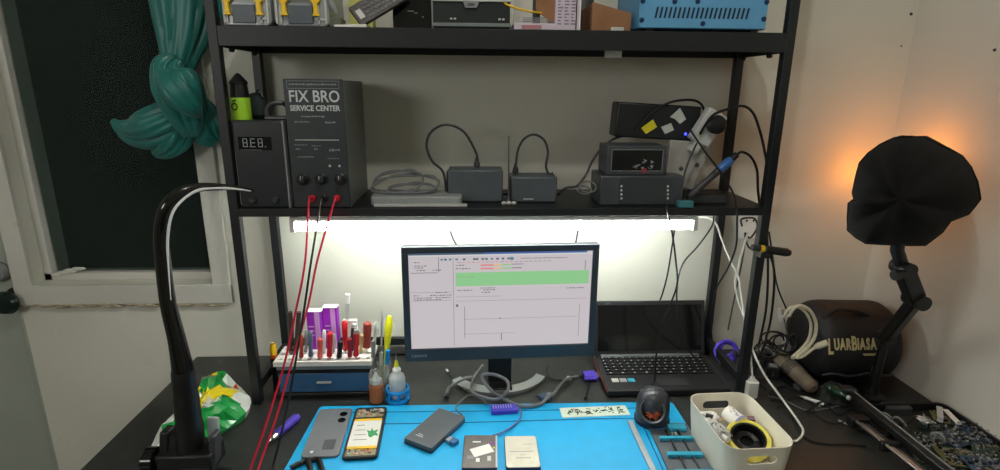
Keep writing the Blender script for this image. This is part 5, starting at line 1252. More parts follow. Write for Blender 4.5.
def digit(ch, x, z, w_, h_):
    b = MB(); t = .0016
    for s_ in SEG[ch]:
        r_ = {'a': (0, w_, h_-t, h_), 'g': (0, w_, h_/2-t/2, h_/2+t/2), 'd': (0, w_, 0, t), 'f': (0, t, h_/2, h_), 'e': (0, t, 0, h_/2), 'b': (w_-t, w_, h_/2, h_), 'c': (w_-t, w_, 0, h_/2)}[s_]
        b.box(x+r_[0], x+r_[1], YM-.0018, YM-.0008, z+r_[2], z+r_[3])
    obj('digit', b, DIG, o)
for i, ch_ in enumerate('8E8'): digit(ch_, xd_-.026+i*.0165, zd_-.009, .010, .019)
for dx in (-.0125, .0215): obj('digit', MB().box(xd_+dx, xd_+dx+.002, YM-.0018, YM-.0008, zd_-.009, zd_-.007), DIG, o, label='decimal point')
obj('display_line', MB().box(xd_-.034, xd_+.014, YM-.0014, YM-.0006, zd_-.0155, zd_-.0148), GREY, o)
z8 = ZM+.012
for x in (xa+.03, xb-.03): obj('terminal', MB().lathe([(.007, 0), (.007, .006), (.004, .012)], 14, T=frame((x, YM, z8+.006), (1, 0, 0), (0, -1, 0))), PLAG, o)
topz = zt_
# lime labelled bottle on it
bw = W(241.5, 110, YM+.04).x
o = thing('flux_bottle', 'black bottle with a lime green label standing on the bench supply', 'bottle', (bw, YM+.04, topz))
T = Matrix.Translation((bw, YM+.04, topz)); ztop = W(239, 73, YM+.035).z-topz; zsh = W(239, 84, YM+.035).z-topz; zlb = W(239, 98, YM+.035).z-topz
obj('bottle_body', MB().lathe([(.0195, .0006), (.020, .003), (.020, zlb+.004), (.018, zsh-.004), (.017, zsh)], 24, T=T), PLA, o)
obj('label_band', MB().lathe([(.0206, .001), (.0208, .003), (.0208, zlb), (.0204, zlb+.001)], 24, T=T), LIME, o)
obj('cap', MB().lathe([(.019, zsh-.001), (.0195, zsh+.004), (.006, ztop-.003), (.002, ztop)], 20, T=T), PLA, o)
obj('ring_mark', MB().tube([T @ Vector((-.006+.006*math.cos(2*PI*j/14), -.0208, zlb*.62+.007*math.sin(2*PI*j/14))) for j in range(14)], .0012, 6, closed=True), INK, o)
obj('ring_mark', MB().beam(T @ Vector((-.009, -.021, zlb*.62+.012)), T @ Vector((-.001, -.021, zlb*.62+.014)), .0025, .002), INK, o)
# dark headphone-like bundle behind it
p = W(256, 112, YM+.07)
o = thing('cable_pouch', 'black soft pouch slumped behind the lime labelled bottle', 'pouch', (p.x, YM+.08, topz))
obj('pouch_body', MB().lathe([(.018, .0006), (.027, .01), (.026, .03), (.02, .048), (.01, .058), (.001, .06)], 20, T=Matrix.Translation((p.x, YM+.078, topz)), sx=1.1, sy=.8), M('pouch_green_black', (24, 38, 36), .7, var=.2), o)
obj('pull_cord', MB().tube(spline([Vector((p.x, YM+.078, topz+.058)), Vector((p.x+.012, YM+.07, topz+.066)), Vector((p.x+.02, YM+.065, topz+.05))], 4), .002, 6), PLAG, o)
# grey carry handle
a, c = W(266.5, 118, YM+.05), W(290, 118, YM+.05)
o = thing('headband', 'thick grey headband standing on the bench supply', 'headband', (a.x, YM+.05, topz))
q3 = [Vector((a.x+.003, YM+.05, topz+.006)), W(267, 110, YM+.05), W(271, 104, YM+.05), W(280, 103, YM+.055), W(290, 104, YM+.06), W(296, 109, YM+.07), Vector((W(297, 115, YM+.07).x, YM+.07, topz+.006))]
q3[-1].x = min(q3[-1].x, xb-.006); q3[-2].x = min(q3[-2].x, xb-.006); q3[-3].x = min(q3[-3].x, xb-.012)
obj('band', MB().tube(spline(q3, 5), .0055, 8), DGREY, o)
obj('band_foot', MB().box(q3[0].x-.006, q3[-1].x+.004, YM+.043, YM+.077, topz+.0006, topz+.008), DGREY, o, bevel=.002)

# tall supply with FIX BRO print
xa, xb = W(288, 140, YM).x, W(346, 140, YM).x; zt_ = W(318, 79, YM).z
xa = max(xa, W(287.5, 165, YM).x+.004)
o = thing('tall_supply', 'tall dark bench supply with white lettering and three knobs', 'power supply', ((xa+xb)/2, YM+.1, ZM))
obj('casing', MB().box(xa, xb+.001, YM+.006, YM+.215, ZM+.0005, zt_-.002), M('supply_side_grey', (104, 108, 106), .45, var=.08), o, bevel=.002)
obj('front_panel', MB().box(xa, xb, YM, YM+.007, ZM+.002, zt_), M('panel_slate', (46, 52, 55), .4, var=.1), o, bevel=.0012)
def fz(y): return W(318, y, YM).z
xm = (xa+xb)/2; wq = xb-xa
def ftext(s_, y, size, sxx, mat=TXT, dx=0): return text('lettering', s_, size, face((xm+dx, YM-.0004, fz(y)), (1, 0, 0), (0, 0, 1)), mat, o, .0004, .0004, sx=sxx)
ftext('FIX BRO', 97, .035, .86, dx=.001); ftext('SERVICE CENTER', 108.5, .0165, .86, dx=.001)
M('dim_print', (128, 136, 136), .6); rs = random.Random(9)
for (y, x0_, x1_, hh) in ((84.5, .1, .9, .0042), (116.5, .26, .66, .004), (122, .14, .4, .003), (122.5, .66, .84, .005), (145, .1, .32, .002), (146, .4, .56, .002), (149, .12, .2, .004), (149, .44, .5, .004), (150, .7, .88, .006), (157, .14, .42, .003), (158.5, .66, .86, .002)):
    x = x0_; b = MB()
    while x < x1_:
        l = rs.uniform(.02, .05); b.box(xa+wq*x, xa+wq*min(x+l, x1_), YM-.0007, YM+.0004, fz(y)-hh/2*rs.uniform(.5, 1), fz(y)+hh/2*rs.uniform(.5, 1)); x += l+.013
    obj('print', b, M('dim_print', 0), o)
b = MB()
for z, x0_, x1_ in ((fz(81), .06, .94), (fz(88.5), .06, .94)): b.box(xa+wq*x0_, xa+wq*x1_, YM-.0006, YM+.0004, z-.0005, z+.0005)
b.box(xa+wq*.06, xa+wq*.066, YM-.0006, YM+.0004, fz(88.5), fz(81)); b.box(xa+wq*.934, xa+wq*.94, YM-.0006, YM+.0004, fz(88.5), fz(81))
obj('print_border', b, M('dim_print', 0), o)
obj('panel_line', MB().box(xa+wq*.12, xa+wq*.88, YM-.0008, YM+.0004, fz(140)-.0008, fz(140)+.0008), LGREY, o)
for x in (.69, .86): obj('indicator', MB().sphere((xa+wq*x, YM-.001, fz(166)), .003, 8), LGREY, o)
for x in (.2, .52, .86):
    T = frame((xa+wq*x, YM, fz(179)), (1, 0, 0), (0, -1, 0))
    kn = obj('knob', MB().lathe([(.0135, 0), (.0135, .003), (.010, .005), (.0095, .016), (.007, .018)], 20, T=T), PLA, o)
    obj('pointer', MB().box(-.0008, .0008, .001, .0095, .0175, .0192, 0, T), LGREY, kn)
plugs = []
for x, mt in ((.34, RED), (.55, PLA), (.78, RED)):
    p = Vector((xa+wq*x, YM, fz(198))); T = frame(p, (1, 0, 0), (0, -1, 0)); plugs.append(p)
    obj('terminal', MB().lathe([(.0075, 0), (.0075, .005), (.0055, .007), (.0055, .012)], 14, T=T), mt, o)
# test leads from it
def lead(name, label, p, pts, mat):
    q_ = [p+Vector((0, -.012, 0)), p+Vector((0, -.03, -.004))]+pts
    return cable(name, q_, .0024, mat, label, 'test lead', 'test leads hanging from the tall supply', k=8, ends=[(0, .022, .0045, 'banana_plug')], endmat=mat)
lead('test_lead', 'crimson test lead hanging nearest the rack post', plugs[0], [W(305, 262, 1.16), W(296, 310, 1.13), W(284, 365, 1.1), W(268, 418, 1.05), D(249, 474, ZD+.0045), D(244, 500, ZD+.0045)], REDW)
lead('test_lead', 'black test lead hanging between the two red ones', plugs[1], [W(311, 262, 1.15), W(304, 310, 1.115), W(295, 365, 1.075), W(285, 418, 1.03), D(272, 470, ZD+.0045), D(266, 498, ZD+.0045)], PLA)
lead('test_lead', 'crimson test lead hanging on the monitor side of the black one', plugs[2], [W(318, 258, 1.17), W(308, 306, 1.14), W(292, 362, 1.1), W(277, 415, 1.05), D(256, 476, ZD+.0045), D(250, 502, ZD+.0045)], REDW)

# grey router with its cable heap
q = fb(370, 193, 462, 206, YM+.02); o = thing('router', 'flat pale grey router under the heap of grey cable', 'router', ((q[0]+q[1])/2, YM+.06, ZM))
obj('router_body', MB().rbox(q[1]-q[0], .10, .0005, .022, .012, 0, Matrix.Translation(((q[0]+q[1])/2, YM+.07, ZM))), M('router_grey', (142, 148, 148), .4), o, bevel=.003)
obj('front_lip', MB().box(q[0]+.01, q[1]+.012, YM+.008, YM+.02, ZM+.0004, ZM+.006), LGREY, o, bevel=.001)
for i in range(4): obj('indicator', MB().box(q[0]+.03+i*.016, q[0]+.036+i*.016, YM+.0192, YM+.021, ZM+.010, ZM+.013), GREY, o)
zc2 = ZM+.03
GC = M('grey_cable', (106, 110, 112), .45, var=.08)
for i, (cx, cyy, rx, rz, lab) in enumerate(((405, 186, .083, .024, 'widest grey cable loop lying over the flat router'), (398, 182, .062, .026, 'upper grey cable loop over the flat router'), (412, 190, .06, .014, 'low flattened grey cable loop on the flat router'))):
    c = W(cx, cyy, YM+.075+.006*i); pts = [c+Vector((rx*math.cos(.63*j+.4*i), .028*math.sin(.63*j), rz*math.sin(.63*j+.4*i+.3)+.003*math.sin(2.1*j))) for j in range(19)]
    for p in pts: p.z = max(p.z, ZM+.026)
    cable('grey_cable_loop', pts, .0028, GC, lab, group='grey cable heap on the router')
# two black bricks
def brick(x0, y0, x1, y1, Y, dep, label, ant=False):
    q = fb(x0, y0, x1, y1, Y); o = thing('power_brick', label, 'power adapter', ((q[0]+q[1])/2, Y+dep/2, ZM), 'black power bricks on the middle shelf')
    obj('brick_body', MB().box(q[0], q[1], Y, Y+dep, ZM+.0005, q[3]), M('brick_black_hazed', (78, 86, 92), .42, var=.08), o, bevel=.004)  # black plastic lightened to slate, lens haze painted into the colour
    obj('socket_end', MB().box(q[0]-.004, q[0]+.002, Y+.012, Y+dep-.012, ZM+.008, q[3]-.008), PLA, o, bevel=.001)
    obj('cord_collar', MB().cyl((q[1]-.002, Y+dep/2, ZM+.016), (q[1]+.014, Y+dep/2, ZM+.016), .005), PLA, o)
    return o, q
b1, q1_ = brick(448, 170, 503, 207, YM+.06, .07, 'black power brick beside the grey cable heap')
b2, q2_ = brick(511, 177, 557, 207, YM+.055, .075, 'black power brick in the middle of the shelf')
obj('rating_label', MB().box(q2_[0]+.03, q2_[0]+.055, YM+.0545, YM+.056, ZM+.008, ZM+.011), LGREY, b2)
o = thing('thin_antenna', 'thin upright antenna rod between the two black power bricks', 'antenna', (W(508.5, 200, YM+.05).x, YM+.05, ZM))
ax_ = W(508.5, 200, YM+.045).x
obj('rod', MB().tube([(ax_, YM+.045, ZM+.004), (ax_-.001, YM+.045, W(508.5, 136, YM+.045).z)], [.0022, .0014], 8), DGREY, o)
obj('magnet_foot', MB().lathe([(.012, .0005), (.0125, .004), (.006, .010), (.004, .016), (.001, .018)], 18, T=Matrix.Translation((ax_, YM+.045, ZM))), PLAG, o)
for i in range(3): obj('foil_crumple', MB().sphere((ax_+(-.012+.012*i), YM+.028, ZM+.005), .005, 7, sc=(1.3, .7, .9)), LGREY, o)
# cord loops
cable('power_cable', [Vector((q1_[0]-.006, YM+.09, ZM+.022)), W(443, 172, YM+.1), W(432, 161, YM+.1), W(426.5, 146, YM+.1), W(431, 132, YM+.1), W(446, 124.5, YM+.1), W(463, 131, YM+.1), W(474, 148, YM+.1), W(478, 160, YM+.1), W(477.5, 168, YM+.1), Vector((W(477, 171, YM+.1).x, YM+.1, q1_[3]+.003))], .0032, PLAG, 'dark cord looping high above the brick beside the cable heap')
cable('power_cable', [Vector((W(516, 175, YM+.1).x, YM+.1, q2_[3]+.003)), W(516, 165, YM+.1), W(518, 150, YM+.1), W(524, 139, YM+.1), W(534, 134.5, YM+.1), W(544, 140, YM+.1), W(548, 152, YM+.1), W(546, 166, YM+.1), W(549, 174, YM+.1), Vector((W(553, 177, YM+.1).x, YM+.1, q2_[3]+.003))], .003, PLAG, 'dark cord looping above the middle power brick')
for (x, y0_, Yx, zq, lab) in ((477, 166, YM+.1, q1_[3], 'small round plug standing on the brick by the cable heap'), (516, 168, YM+.1, q2_[3], 'small round plug standing on the middle brick')):
    p = W(x, y0_, Yx); o = thing('round_plug', lab, 'plug', (p.x, Yx, zq)); obj('plug_body', MB().tube([(p.x, Yx+.016, zq+.0005), (p.x, Yx+.016, zq+.01), (p.x, Yx+.016, zq+.018)], [.008, .0075, .004], 12), PLAG, o); obj('strain_relief', MB().tube([(p.x, Yx+.016, zq+.017), (p.x-.001, Yx+.014, zq+.024)], [.004, .003], 10), PLA, o)
cable('power_cable', [Vector((q2_[1]+.012, YM+.0925, ZM+.016)), W(566, 188, YM+.09), W(577, 186, YM+.09), W(586, 175, YM+.09), W(592, 162, YM+.11), W(602, 148, YM+.138), W(616, 138, YM+.138), W(634, 134, YM+.138)], .0032, PLAG, 'dark cord rising from the middle brick to the black box')
for i, (cx, cyy, rx, rz, lab) in enumerate(((588, 187, .020, .012, 'small dark cable coil beside the wide box'), (584, 190, .016, .009, 'lower small cable coil beside the middle brick'))):
    c = W(cx, cyy, YM+.06+.012*i); cable('small_coil', [Vector((c.x+rx*math.cos(.7*j+i), c.y+.01*math.sin(.7*j), max(ZM+.004, c.z+rz*math.sin(.7*j+i)))) for j in range(20)], .002, GC, lab, group='small coils beside the wide box')
# wide black box
q = fb(600, 176, 683, 208, YM+.02); o = thing('wide_hub', 'wide black box with two columns of white dots at the shelf front', 'switch box', ((q[0]+q[1])/2, YM+.08, ZM))
hubtop = q[3]
obj('box_body', MB().box(q[0], q[1], YM+.02, YM+.13, ZM+.0005, q[3]), M('hub_black_hazed', (62, 68, 73), .42, var=.08), o, bevel=.003)  # hub black also lifted, with the glare haze in its colour
obj('face_plate', MB().box(q[0]+.046, q[1]-.03, YM+.0185, YM+.0215, ZM+.004, q[3]-.004), M('hub_face', (54, 59, 64), .35), o)
for x in (621.5, 668):
    for y in (186.5, 190.5, 194.5, 198.5): p = W(x, y, YM+.018); obj('dot_terminal', MB().sphere((p.x, YM+.0195, p.z), .0033, 8), LGREY, o)
# clear fronted box on it
q = fb(607, 146, 666, 175, YM+.03); o = thing('clear_fronted_box', 'black box with a light framed window standing on the wide box', 'box', ((q[0]+q[1])/2, YM+.08, hubtop))
boxtop = q[3]
obj('box_body', MB().box(q[0], q[1], YM+.03, YM+.12, hubtop+.0006, q[3]), M('hub_black_hazed', 0), o, bevel=.002)
fx0, fx1, fz0, fz1 = q[0]+.010, q[1]-.008, hubtop+.01, q[3]-.008
b = MB()
for (a0, a1, c0, c1) in ((fx0, fx1, fz1-.0015, fz1), (fx0, fx1, fz0, fz0+.0015), (fx0, fx0+.0015, fz0, fz1), (fx1-.0015, fx1, fz0, fz1)): b.box(a0, a1, YM+.0285, YM+.0305, c0, c1)
obj('window_border', b, GREY, o); obj('window_pane', MB().box(fx0, fx1, YM+.0293, YM+.0302, fz0, fz1), GLOSS, o)
b = MB(); rs = random.Random(33)
for i in range(12): 
    x, z = (fx0+fx1)/2+.006+rs.uniform(-.022, .03), (fz0+fz1)/2+rs.uniform(-.018, .016); b.add([(x, YM+.0288, z), (x+rs.uniform(.003, .012), YM+.0288, z+rs.uniform(-.006, .004)), (x+rs.uniform(.001, .01), YM+.0288, z-rs.uniform(.003, .009))], [(0, 1, 2)], 0, False)
obj('wrap_glints', b, M('foil_grey', (138, 146, 150), .3, .3), o)
p = W(644, 172, YM+.03); obj('red_sticker', MB().box(p.x-.006, p.x+.005, YM+.0282, YM+.0295, p.z-.002, p.z+.009), M('dull_red_sticker', (150, 58, 66), .5), o)
# long black adapter leaning on top, with stickers
q = fb(616, 103, 700, 142, YM+.09)
o = thing('extension_block', 'long black extension block with a yellow sticker on top of the pile', 'power strip', ((q[0]+q[1])/2, YM+.13, boxtop+.001))
cx, cz = (q[0]+q[1])/2, (boxtop+.002+q[3])/2
T = Matrix.Translation((cx, YM+.12, boxtop+.004+(q[3]-boxtop)/2)) @ Matrix.Rotation(math.radians(3), 4, 'Y')
hw, hz = (q[1]-q[0])/2, (q[3]-boxtop-.014)/2
obj('block_body', MB().box(-hw, hw, -.03, .03, -hz, hz, 0, T), M('block_black', (24, 28, 31), .4, var=.1), o, bevel=.004)
def onblock(x, y): p = T.inverted() @ W(x, y, YM+.0895); return p.x, p.z
def patch(nm, poly, mt, lab=None):
    pts = [onblock(*a) for a in poly]; b = MB(); n = len(pts)
    vs = [T @ Vector((x, -.0312, z)) for x, z in pts]+[T @ Vector((x, -.0298, z)) for x, z in pts]
    b.add(vs, [tuple(range(n)), tuple(range(2*n-1, n-1, -1))]+[(i, n+i, n+(i+1) % n, (i+1) % n) for i in range(n)], 0, False); return obj(nm, b, mt, o, label=lab)
patch('sticker', ((641, 128), (653, 119.5), (657, 127), (646, 134)), M('yellow_sticker', (206, 196, 40), .5), 'yellow sticker')
patch('sticker', ((670, 117), (680, 108), (686, 119), (680, 124), (675, 119)), M('grey_sticker', (186, 190, 186), .5), 'torn white sticker')
patch('sticker', ((661, 127), (671, 123), (674, 130), (665, 134)), M('grey_sticker', 0), 'small white sticker')
LEDB = EM('blue_indicator', (60, 70, 255), 3)
px_, pz_ = onblock(685.5, 134); obj('indicator', MB().sphere(T @ Vector((px_, -.031, pz_)), .0036, 10), LEDB, o, label='glowing blue indicator')
# pale socket plate leaning below the block
a = [W(x, y, YM+.075) for x, y in ((664, 183), (692, 190), (706, 160), (701, 142), (671, 140))]
for p in a: p.z = max(p.z, ZM+.003)
b = MB(); n = len(a); bk2 = Vector((0, .012, 0)); b.add(a+[p+bk2 for p in a], [tuple(range(n)), tuple(range(2*n-1, n-1, -1))]+[(i, n+i, n+(i+1) % n, (i+1) % n) for i in range(n)], 0, False)
o = thing('socket_plate', 'tilted pale grey plate with two dark holes beside the wide box', 'socket', (W(685, 188, YM+.08).x, YM+.08, ZM))
obj('plate', b, M('plate_grey', (158, 158, 152), .5), o, bevel=.002)
for x, y in ((681, 168.5), (697, 165)): p = W(x, y, YM+.074); obj('socket_hole', MB().sphere(p, .0055, 10, sc=(1, .4, 1)), DGREY, o)
# white adapter with black round plug
a, c = W(697, 143, YM+.07), W(717, 112, YM+.07); d = c-a
o = thing('white_adapter', 'white travel adapter with a black plug beside the rack post', 'adapter', (a.x, YM+.07, a.z))
obj('adapter_body', MB().beam(a, c, .052, .03, up=Vector((0, 1, 0))), LGREY, o, bevel=.004)
obj('adapter_neck', MB().beam(a-d*.3, a+d*.05, .024, .022, up=Vector((0, 1, 0))), LGREY, o, bevel=.003)
cpl = a+d*.62+Vector((.006, -.026, 0)); obj('black_plug', MB().lathe([(.021, 0), (.022, .003), (.022, .016), (.016, .02), (.001, .0205)], 24, T=frame(cpl+Vector((0, .010, 0)), (1, 0, 0), (0, -1, 0))), PLA, o)
# soldering iron with blue band
a, c = W(690, 196, YM+.02), W(734, 157, YM+.04); d = c-a
o = thing('soldering_iron', 'soldering iron with a blue collar leaning beside the rack post', 'soldering iron', (a.x, YM+.02, ZM)); a.z = max(a.z, ZM+.008)
obj('grip', MB().tube([a, a+d*.12, a+d*.4, a+d*.68], [.006, .0085, .0075, .0095], 14), PLAG, o)
obj('collar', MB().tube([a+d*.66, a+d*.7, a+d*.9, a+d*.93], [.0098, .011, .011, .009], 14), M('iron_blue', (52, 104, 170), .35), o)
obj('end_cap', MB().tube([a+d*.92, c+d*.06], [.0088, .0075], 14), PLA, o)
tq = fb(677, 184, 692, 192, YM+.012); 
o = thing('teal_sponge', 'small teal sponge lying on the shelf beside the iron', 'sponge', ((tq[0]+tq[1])/2, YM+.02, tq[2]))
T = Matrix.Translation(((tq[0]+tq[1])/2, YM+.0, ZM))
obj('sponge_body', MB().rbox(tq[1]-tq[0], .022, max(.0, hubtop-ZM)*0+.0005, .016, .004, 0, T), M('dim_teal', (60, 122, 126), .8, var=.1, bump=.3), o, bevel=.002)
# second dark box under the iron
q = fb(686, 193, 728, 208, YM+.03); o = thing('switching_box', 'low black box on the shelf under the soldering iron', 'box', ((q[0]+q[1])/2, YM+.1, ZM))
obj('box_body', MB().box(max(q[0], W(690, 200, YM+.03).x), q[1], YM+.034, YM+.06, ZM+.0005, ZM+.022), PLAG, o, bevel=.003); obj('box_lid', MB().box(q[0]+.014, q[1]-.008, YM+.036, YM+.058, ZM+.0215, ZM+.025), PLA, o)
# cords at the rack's post
cable('power_cable', [W(700, 134, YM+.05), W(712, 116, YM+.03), W(728, 109, YM+.02), W(743, 106, YM+.015), W(753, 113, YM+.02), W(759, 128, YM+.03), W(764, 148, YM+.05), W(768, 176, YM+.06), W(766, 212, YM+.09), W(768, 262, 1.36), W(766, 310, 1.37), D(756, 357, ZD+.01)], .0032, PLA, 'black cord arching over from the white adapter past the outer post')
cable('iron_cable', [c+d*.05, W(742, 152, YM+.045), W(751, 157, YM+.05), W(757, 170, YM+.055), W(758, 190, YM+.06), W(760, 207, YM+.07), W(764, 240, 1.33), W(774, 270, 1.34), W(771, 318, 1.36), D(762, 352, ZD+.012)], .0032, PLA, 'black cord curving down from the blue collared iron')
cable('thin_cable', [W(689, 128, YM+.055), W(697, 140, YM+.03), W(706, 153, YM+.015), W(716, 166, YM+.008), W(728, 184, YM+.004), W(734, 195, YM-.004), Vector((W(736, 205, 1.22).x, 1.216, ZM+.006)), W(737, 222, 1.212), W(736, 246, 1.235), W(728, 268, 1.28), W(716, 290, 1.36), W(711, 320, 1.40), W(712, 340, 1.42)], .0024, PLA, 'thin black cord crossing the pale plate and dropping behind the post')
cable('thin_cable', [W(697, 143, YM+.03), W(690, 158, YM+.03), W(684, 176, YM+.03), Vector((W(682, 183, YM+.015).x, YM+.012, ZM+.018))], .0024, PLAG, 'short dark cord dropping from the white adapter to the sponge')
cable('thin_cable', [W(636, 131, YM+.085), W(648, 116, YM+.083), W(662, 106, YM+.084), W(676, 101, YM+.09), W(692, 100, YM+.1), W(701, 104, YM+.1), W(704, 112, YM+.1), W(702, 120, YM+.1)], .003, PLA, 'black cord lying along the top of the extension block')
# cords from the shelf to the laptop
cable('thin_cable', [Vector((W(666, 203, YM+.01).x, YM+.0, ZM+.006)), Vector((W(667, 207, YF-.03).x, YF-.028, ZM+.004)), W(672, 232, 1.212), W(676, 262, 1.24), W(677, 285, 1.26), W(668, 310, 1.27), W(658, 338, 1.28), D(655, 378, ZD+.034), D(652, 384, ZD+.034)], .0022, PLA, 'black cord hanging in front of the laptop screen')
cable('thin_cable', [W(714, 213, YM+.03), W(712, 226, 1.35), W(698, 246, 1.36), W(684, 262, 1.34), W(678, 280, 1.31), W(677, 305, 1.29), W(682, 335, 1.29), W(690, 352, 1.31), D(700, 362, ZD+.034)], .0022, PLA, 'black cord slanting from the outer post down across the laptop')
cable('thin_cable', [W(677, 213, 1.32), W(673, 240, 1.36), W(668, 272, 1.40), W(663, 292, 1.42), W(660, 300, 1.43)], .0022, PLA, 'thin cord going down behind the top of the laptop screen')
# white charging cable
cable('charging_cable', [W(697, 217, 1.42), W(708, 218, 1.40), W(716, 224, 1.37), W(722, 240, 1.35), W(731, 262, 1.33), W(738, 276, 1.315), W(742, 300, 1.285), W(746, 330, 1.27), W(750, 352, 1.265), Vector((chx, chy, ZD+.056))], .0026, WHT, 'white charging cable running from under the shelf to the white charger', 'cable')
cable('charging_cable', [W(748, 232, 1.38), W(744, 246, 1.36), W(738, 268, 1.34), W(735, 285, 1.34), W(740, 306, 1.33), W(746, 322, 1.30), W(752, 348, 1.29), W(764, 374, 1.24), W(783, 400, 1.18), D(800, 424, ZD+.004), D(803, 433, ZD+.004), D(798, 440, ZD+.004), D(794, 441, ZD+.004)], .0028, WHT, 'white cable curving from the outer post round behind the cream basket', 'cable')
# thin dark cords behind the outer post
cable('post_cable', [W(769, 232, YF+.02), W(772, 252, YF+.05), W(777, 285, YF+.09), W(786, 308, YF+.1), W(792, 320, YF+.09)], .0022, PLA, 'black cord slanting from the outer post to the barrel bag')
cable('post_cable', [W(746, 236, 1.42), W(742, 262, 1.42), W(734, 300, 1.42), W(728, 330, 1.42)], .0022, PLAG, 'dark cord hanging close behind the outer post')
# wall socket with plug behind the post
p = W(748, 226, YW); o = thing('wall_socket', 'white wall socket behind the outer rack post', 'socket', (p.x, YW, p.z))
obj('cover_plate', MB().box(p.x-.03, p.x+.03, YW-.009, YW-.0005, p.z-.035, p.z+.04), WHT, o, bevel=.002)
for dx in (-.01, .01): obj('socket_hole', MB().sphere((p.x+dx, YW-.009, p.z+.018), .0035, 8, sc=(1, .4, 1)), PLA, o)
cable('hook_cable', [W(742, 226, 1.43), W(741, 220, 1.42), W(746, 218, 1.42), W(755, 219, 1.42), W(757, 228, 1.42), W(750, 238, 1.42), W(745, 233, 1.42), W(748, 246, 1.42), W(756, 252, 1.42)], .0026, PLA, 'short black hooked cable in front of the wall socket')
# black clamp on the outer post with a yellow ring
a, c = W(752, 247, YF-.035), W(790, 253, YF-.035); d = c-a
o = thing('post_clamp', 'black clamp handle with a yellow ring on the outer rack post', 'clamp', (W(768, 250, YF-.03).x, YF-.03, a.z))
obj('handle', MB().tube([a+d*.36, a+d*.44, a+d*.9, c], [.007, .0095, .0105, .007], 14), PLA, o)
obj('ring', MB().tube([a+d*.2, a+d*.3], [.0085, .0085], 14), YEL, o)
obj('jaw', MB().tube([a, a+d*.2], [.007, .0085], 12), PLAG, o)
obj('jaw_pad', MB().box(XR-.014, XR+.016, YF-.034, YF-P2-.0005, W(768, 252, YF).z-.006, W(768, 252, YF).z+.012), PLA, o, bevel=.002)
# violet coil cable behind the laptop by the rack
cc_ = W(724, 342, 1.42); cz = Vector((cc_.x, 1.40, ZD+.045))
o = thing('violet_cable', 'coiled violet-blue cable standing behind the laptop beside the post', 'cable', (cz.x, 1.4, ZD))
b = MB()
for i, (r1, r2, tl, dy) in enumerate(((.034, .030, .3, 0), (.031, .026, -.2, .008), (.028, .018, .1, .014), (.022, .03, .6, .004))):
    T = frame(cz+Vector((.003*i, dy, 0)), (1, tl*.3, tl*.4), (.1, -1, .35)); b.tube(spline([T @ Vector((r1*math.cos(2*PI*j/9), r2*math.sin(2*PI*j/9), .002*math.sin(3*j))) for j in range(9)], 4, True), .0048, 8, closed=True)
obj('coil', b, VGA, o); obj('plug', MB().tube([cz+Vector((.02, -.01, .0)), cz+Vector((.05, -.012, -.006))], [.009, .009], 12), PLAG, o)
obj('tie', MB().tube([cz+Vector((-.02, -.008, -.034)), cz+Vector((.026, -.008, -.036))], [.008, .008], 8), PLAG, o)

# ================================================================== MONITOR CABLES
GREYC = M('grey_video_cable', (112, 116, 120), .4, var=.08)
zs = ZD+.02
cable('video_cable', [D(478, 372, ZD+.034), D(474, 378, ZD+.03), D(471, 390, ZD+.02), D(480, 396, ZD+.026), D(496, 399, ZD+.024), D(507, 392, ZD+.045), D(507, 381, ZD+.065), D(494, 374.5, ZD+.075), D(482, 376, ZD+.07), D(489, 388, ZD+.045), D(504, 399, ZD+.02), D(522, 406, ZMAT+.006), D(540, 404, ZD+.012), D(546, 399, ZD+.014)], .0042, GREYC, 'thick grey video cable looped on the monitor foot', k=8, ends=[(1, .022, .008, 'plug_sleeve'), (0, .03, .0045, 'free_end')])
cable('video_cable', [D(476, 377, ZD+.03), D(466, 378, ZD+.026), D(456, 383, ZD+.018), D(449, 388, ZD+.008), D(447, 394, ZD+.006)], .0042, GREYC, 'short grey cable end pointing away from the monitor foot', ends=[(1, .016, .006, 'free_end')], endmat=PLAG)
def vga(name, label, p, dirx, mat=VGA):
    T = frame(p, dirx); o = thing(name, label, 'connector', (p.x, p.y, p.z))
    obj('shell', MB().rbox(.03, .032, 0.0002, .014, .004, 0, T), mat, o, bevel=.002)
    obj('face_plate', MB().box(-.02, -.015, -.0195, .0195, .0004, .0125, 0, T), mat, o, bevel=.001)
    obj('pin_shield', MB().box(-.027, -.0195, -.012, .012, .003, .0105, 0, T), CHROME, o)
    for s_ in (-1, 1): obj('thumb_screw', MB().tube([T @ Vector((-.017, s_*.0165, .007)), T @ Vector((.016, s_*.0165, .007))], .0035, 8), mat, o)
    for i in range(3): obj('strain_relief', MB().tube([T @ Vector((.014+i*.005, 0, .007)), T @ Vector((.0175+i*.005, 0, .007))], .006-.0008*i, 10), PLA, o)
    return T
p = D(589, 375, ZD+.012); p.z = ZD+.003
T1 = vga('video_plug', 'violet video plug at the side of the laptop', Vector((lo.x, lo.y, 0))+xd*0+Vector((0, 0, 0)) if False else p, Vector((-1, -.05, 0)))
cable('plug_cable', [T1 @ Vector((.03, 0, .007)), D(567, 379, ZD+.012), D(560, 385, ZD+.012), D(554, 393, ZD+.012), D(549, 398, ZD+.012)], .0036, GREYC, 'grey cord between the violet plug and the dark connector')
p = D(569, 375, ZD+.01); solo('cable_tag', MB().rbox(.008, .016, .0, .006, .002, 0, frame((p.x, p.y-.006, ZD+.0005), (1, .6, 0))), LGREY, 'small pale clip on the grey cord beside the violet plug', 'clip')
a = D(541, 401, ZD+.008)
o = thing('cable_coupler', 'dark blue-grey cable coupler at the back edge of the mat', 'connector', (a.x, a.y, ZD)); T = frame((a.x+.01, a.y+.012, ZD+.0045), (1, .5, 0))
obj('coupler_body', MB().rbox(.03, .022, .0003, .014, .004, 0, T), M('coupler_blue', (54, 74, 100), .4), o, bevel=.002)
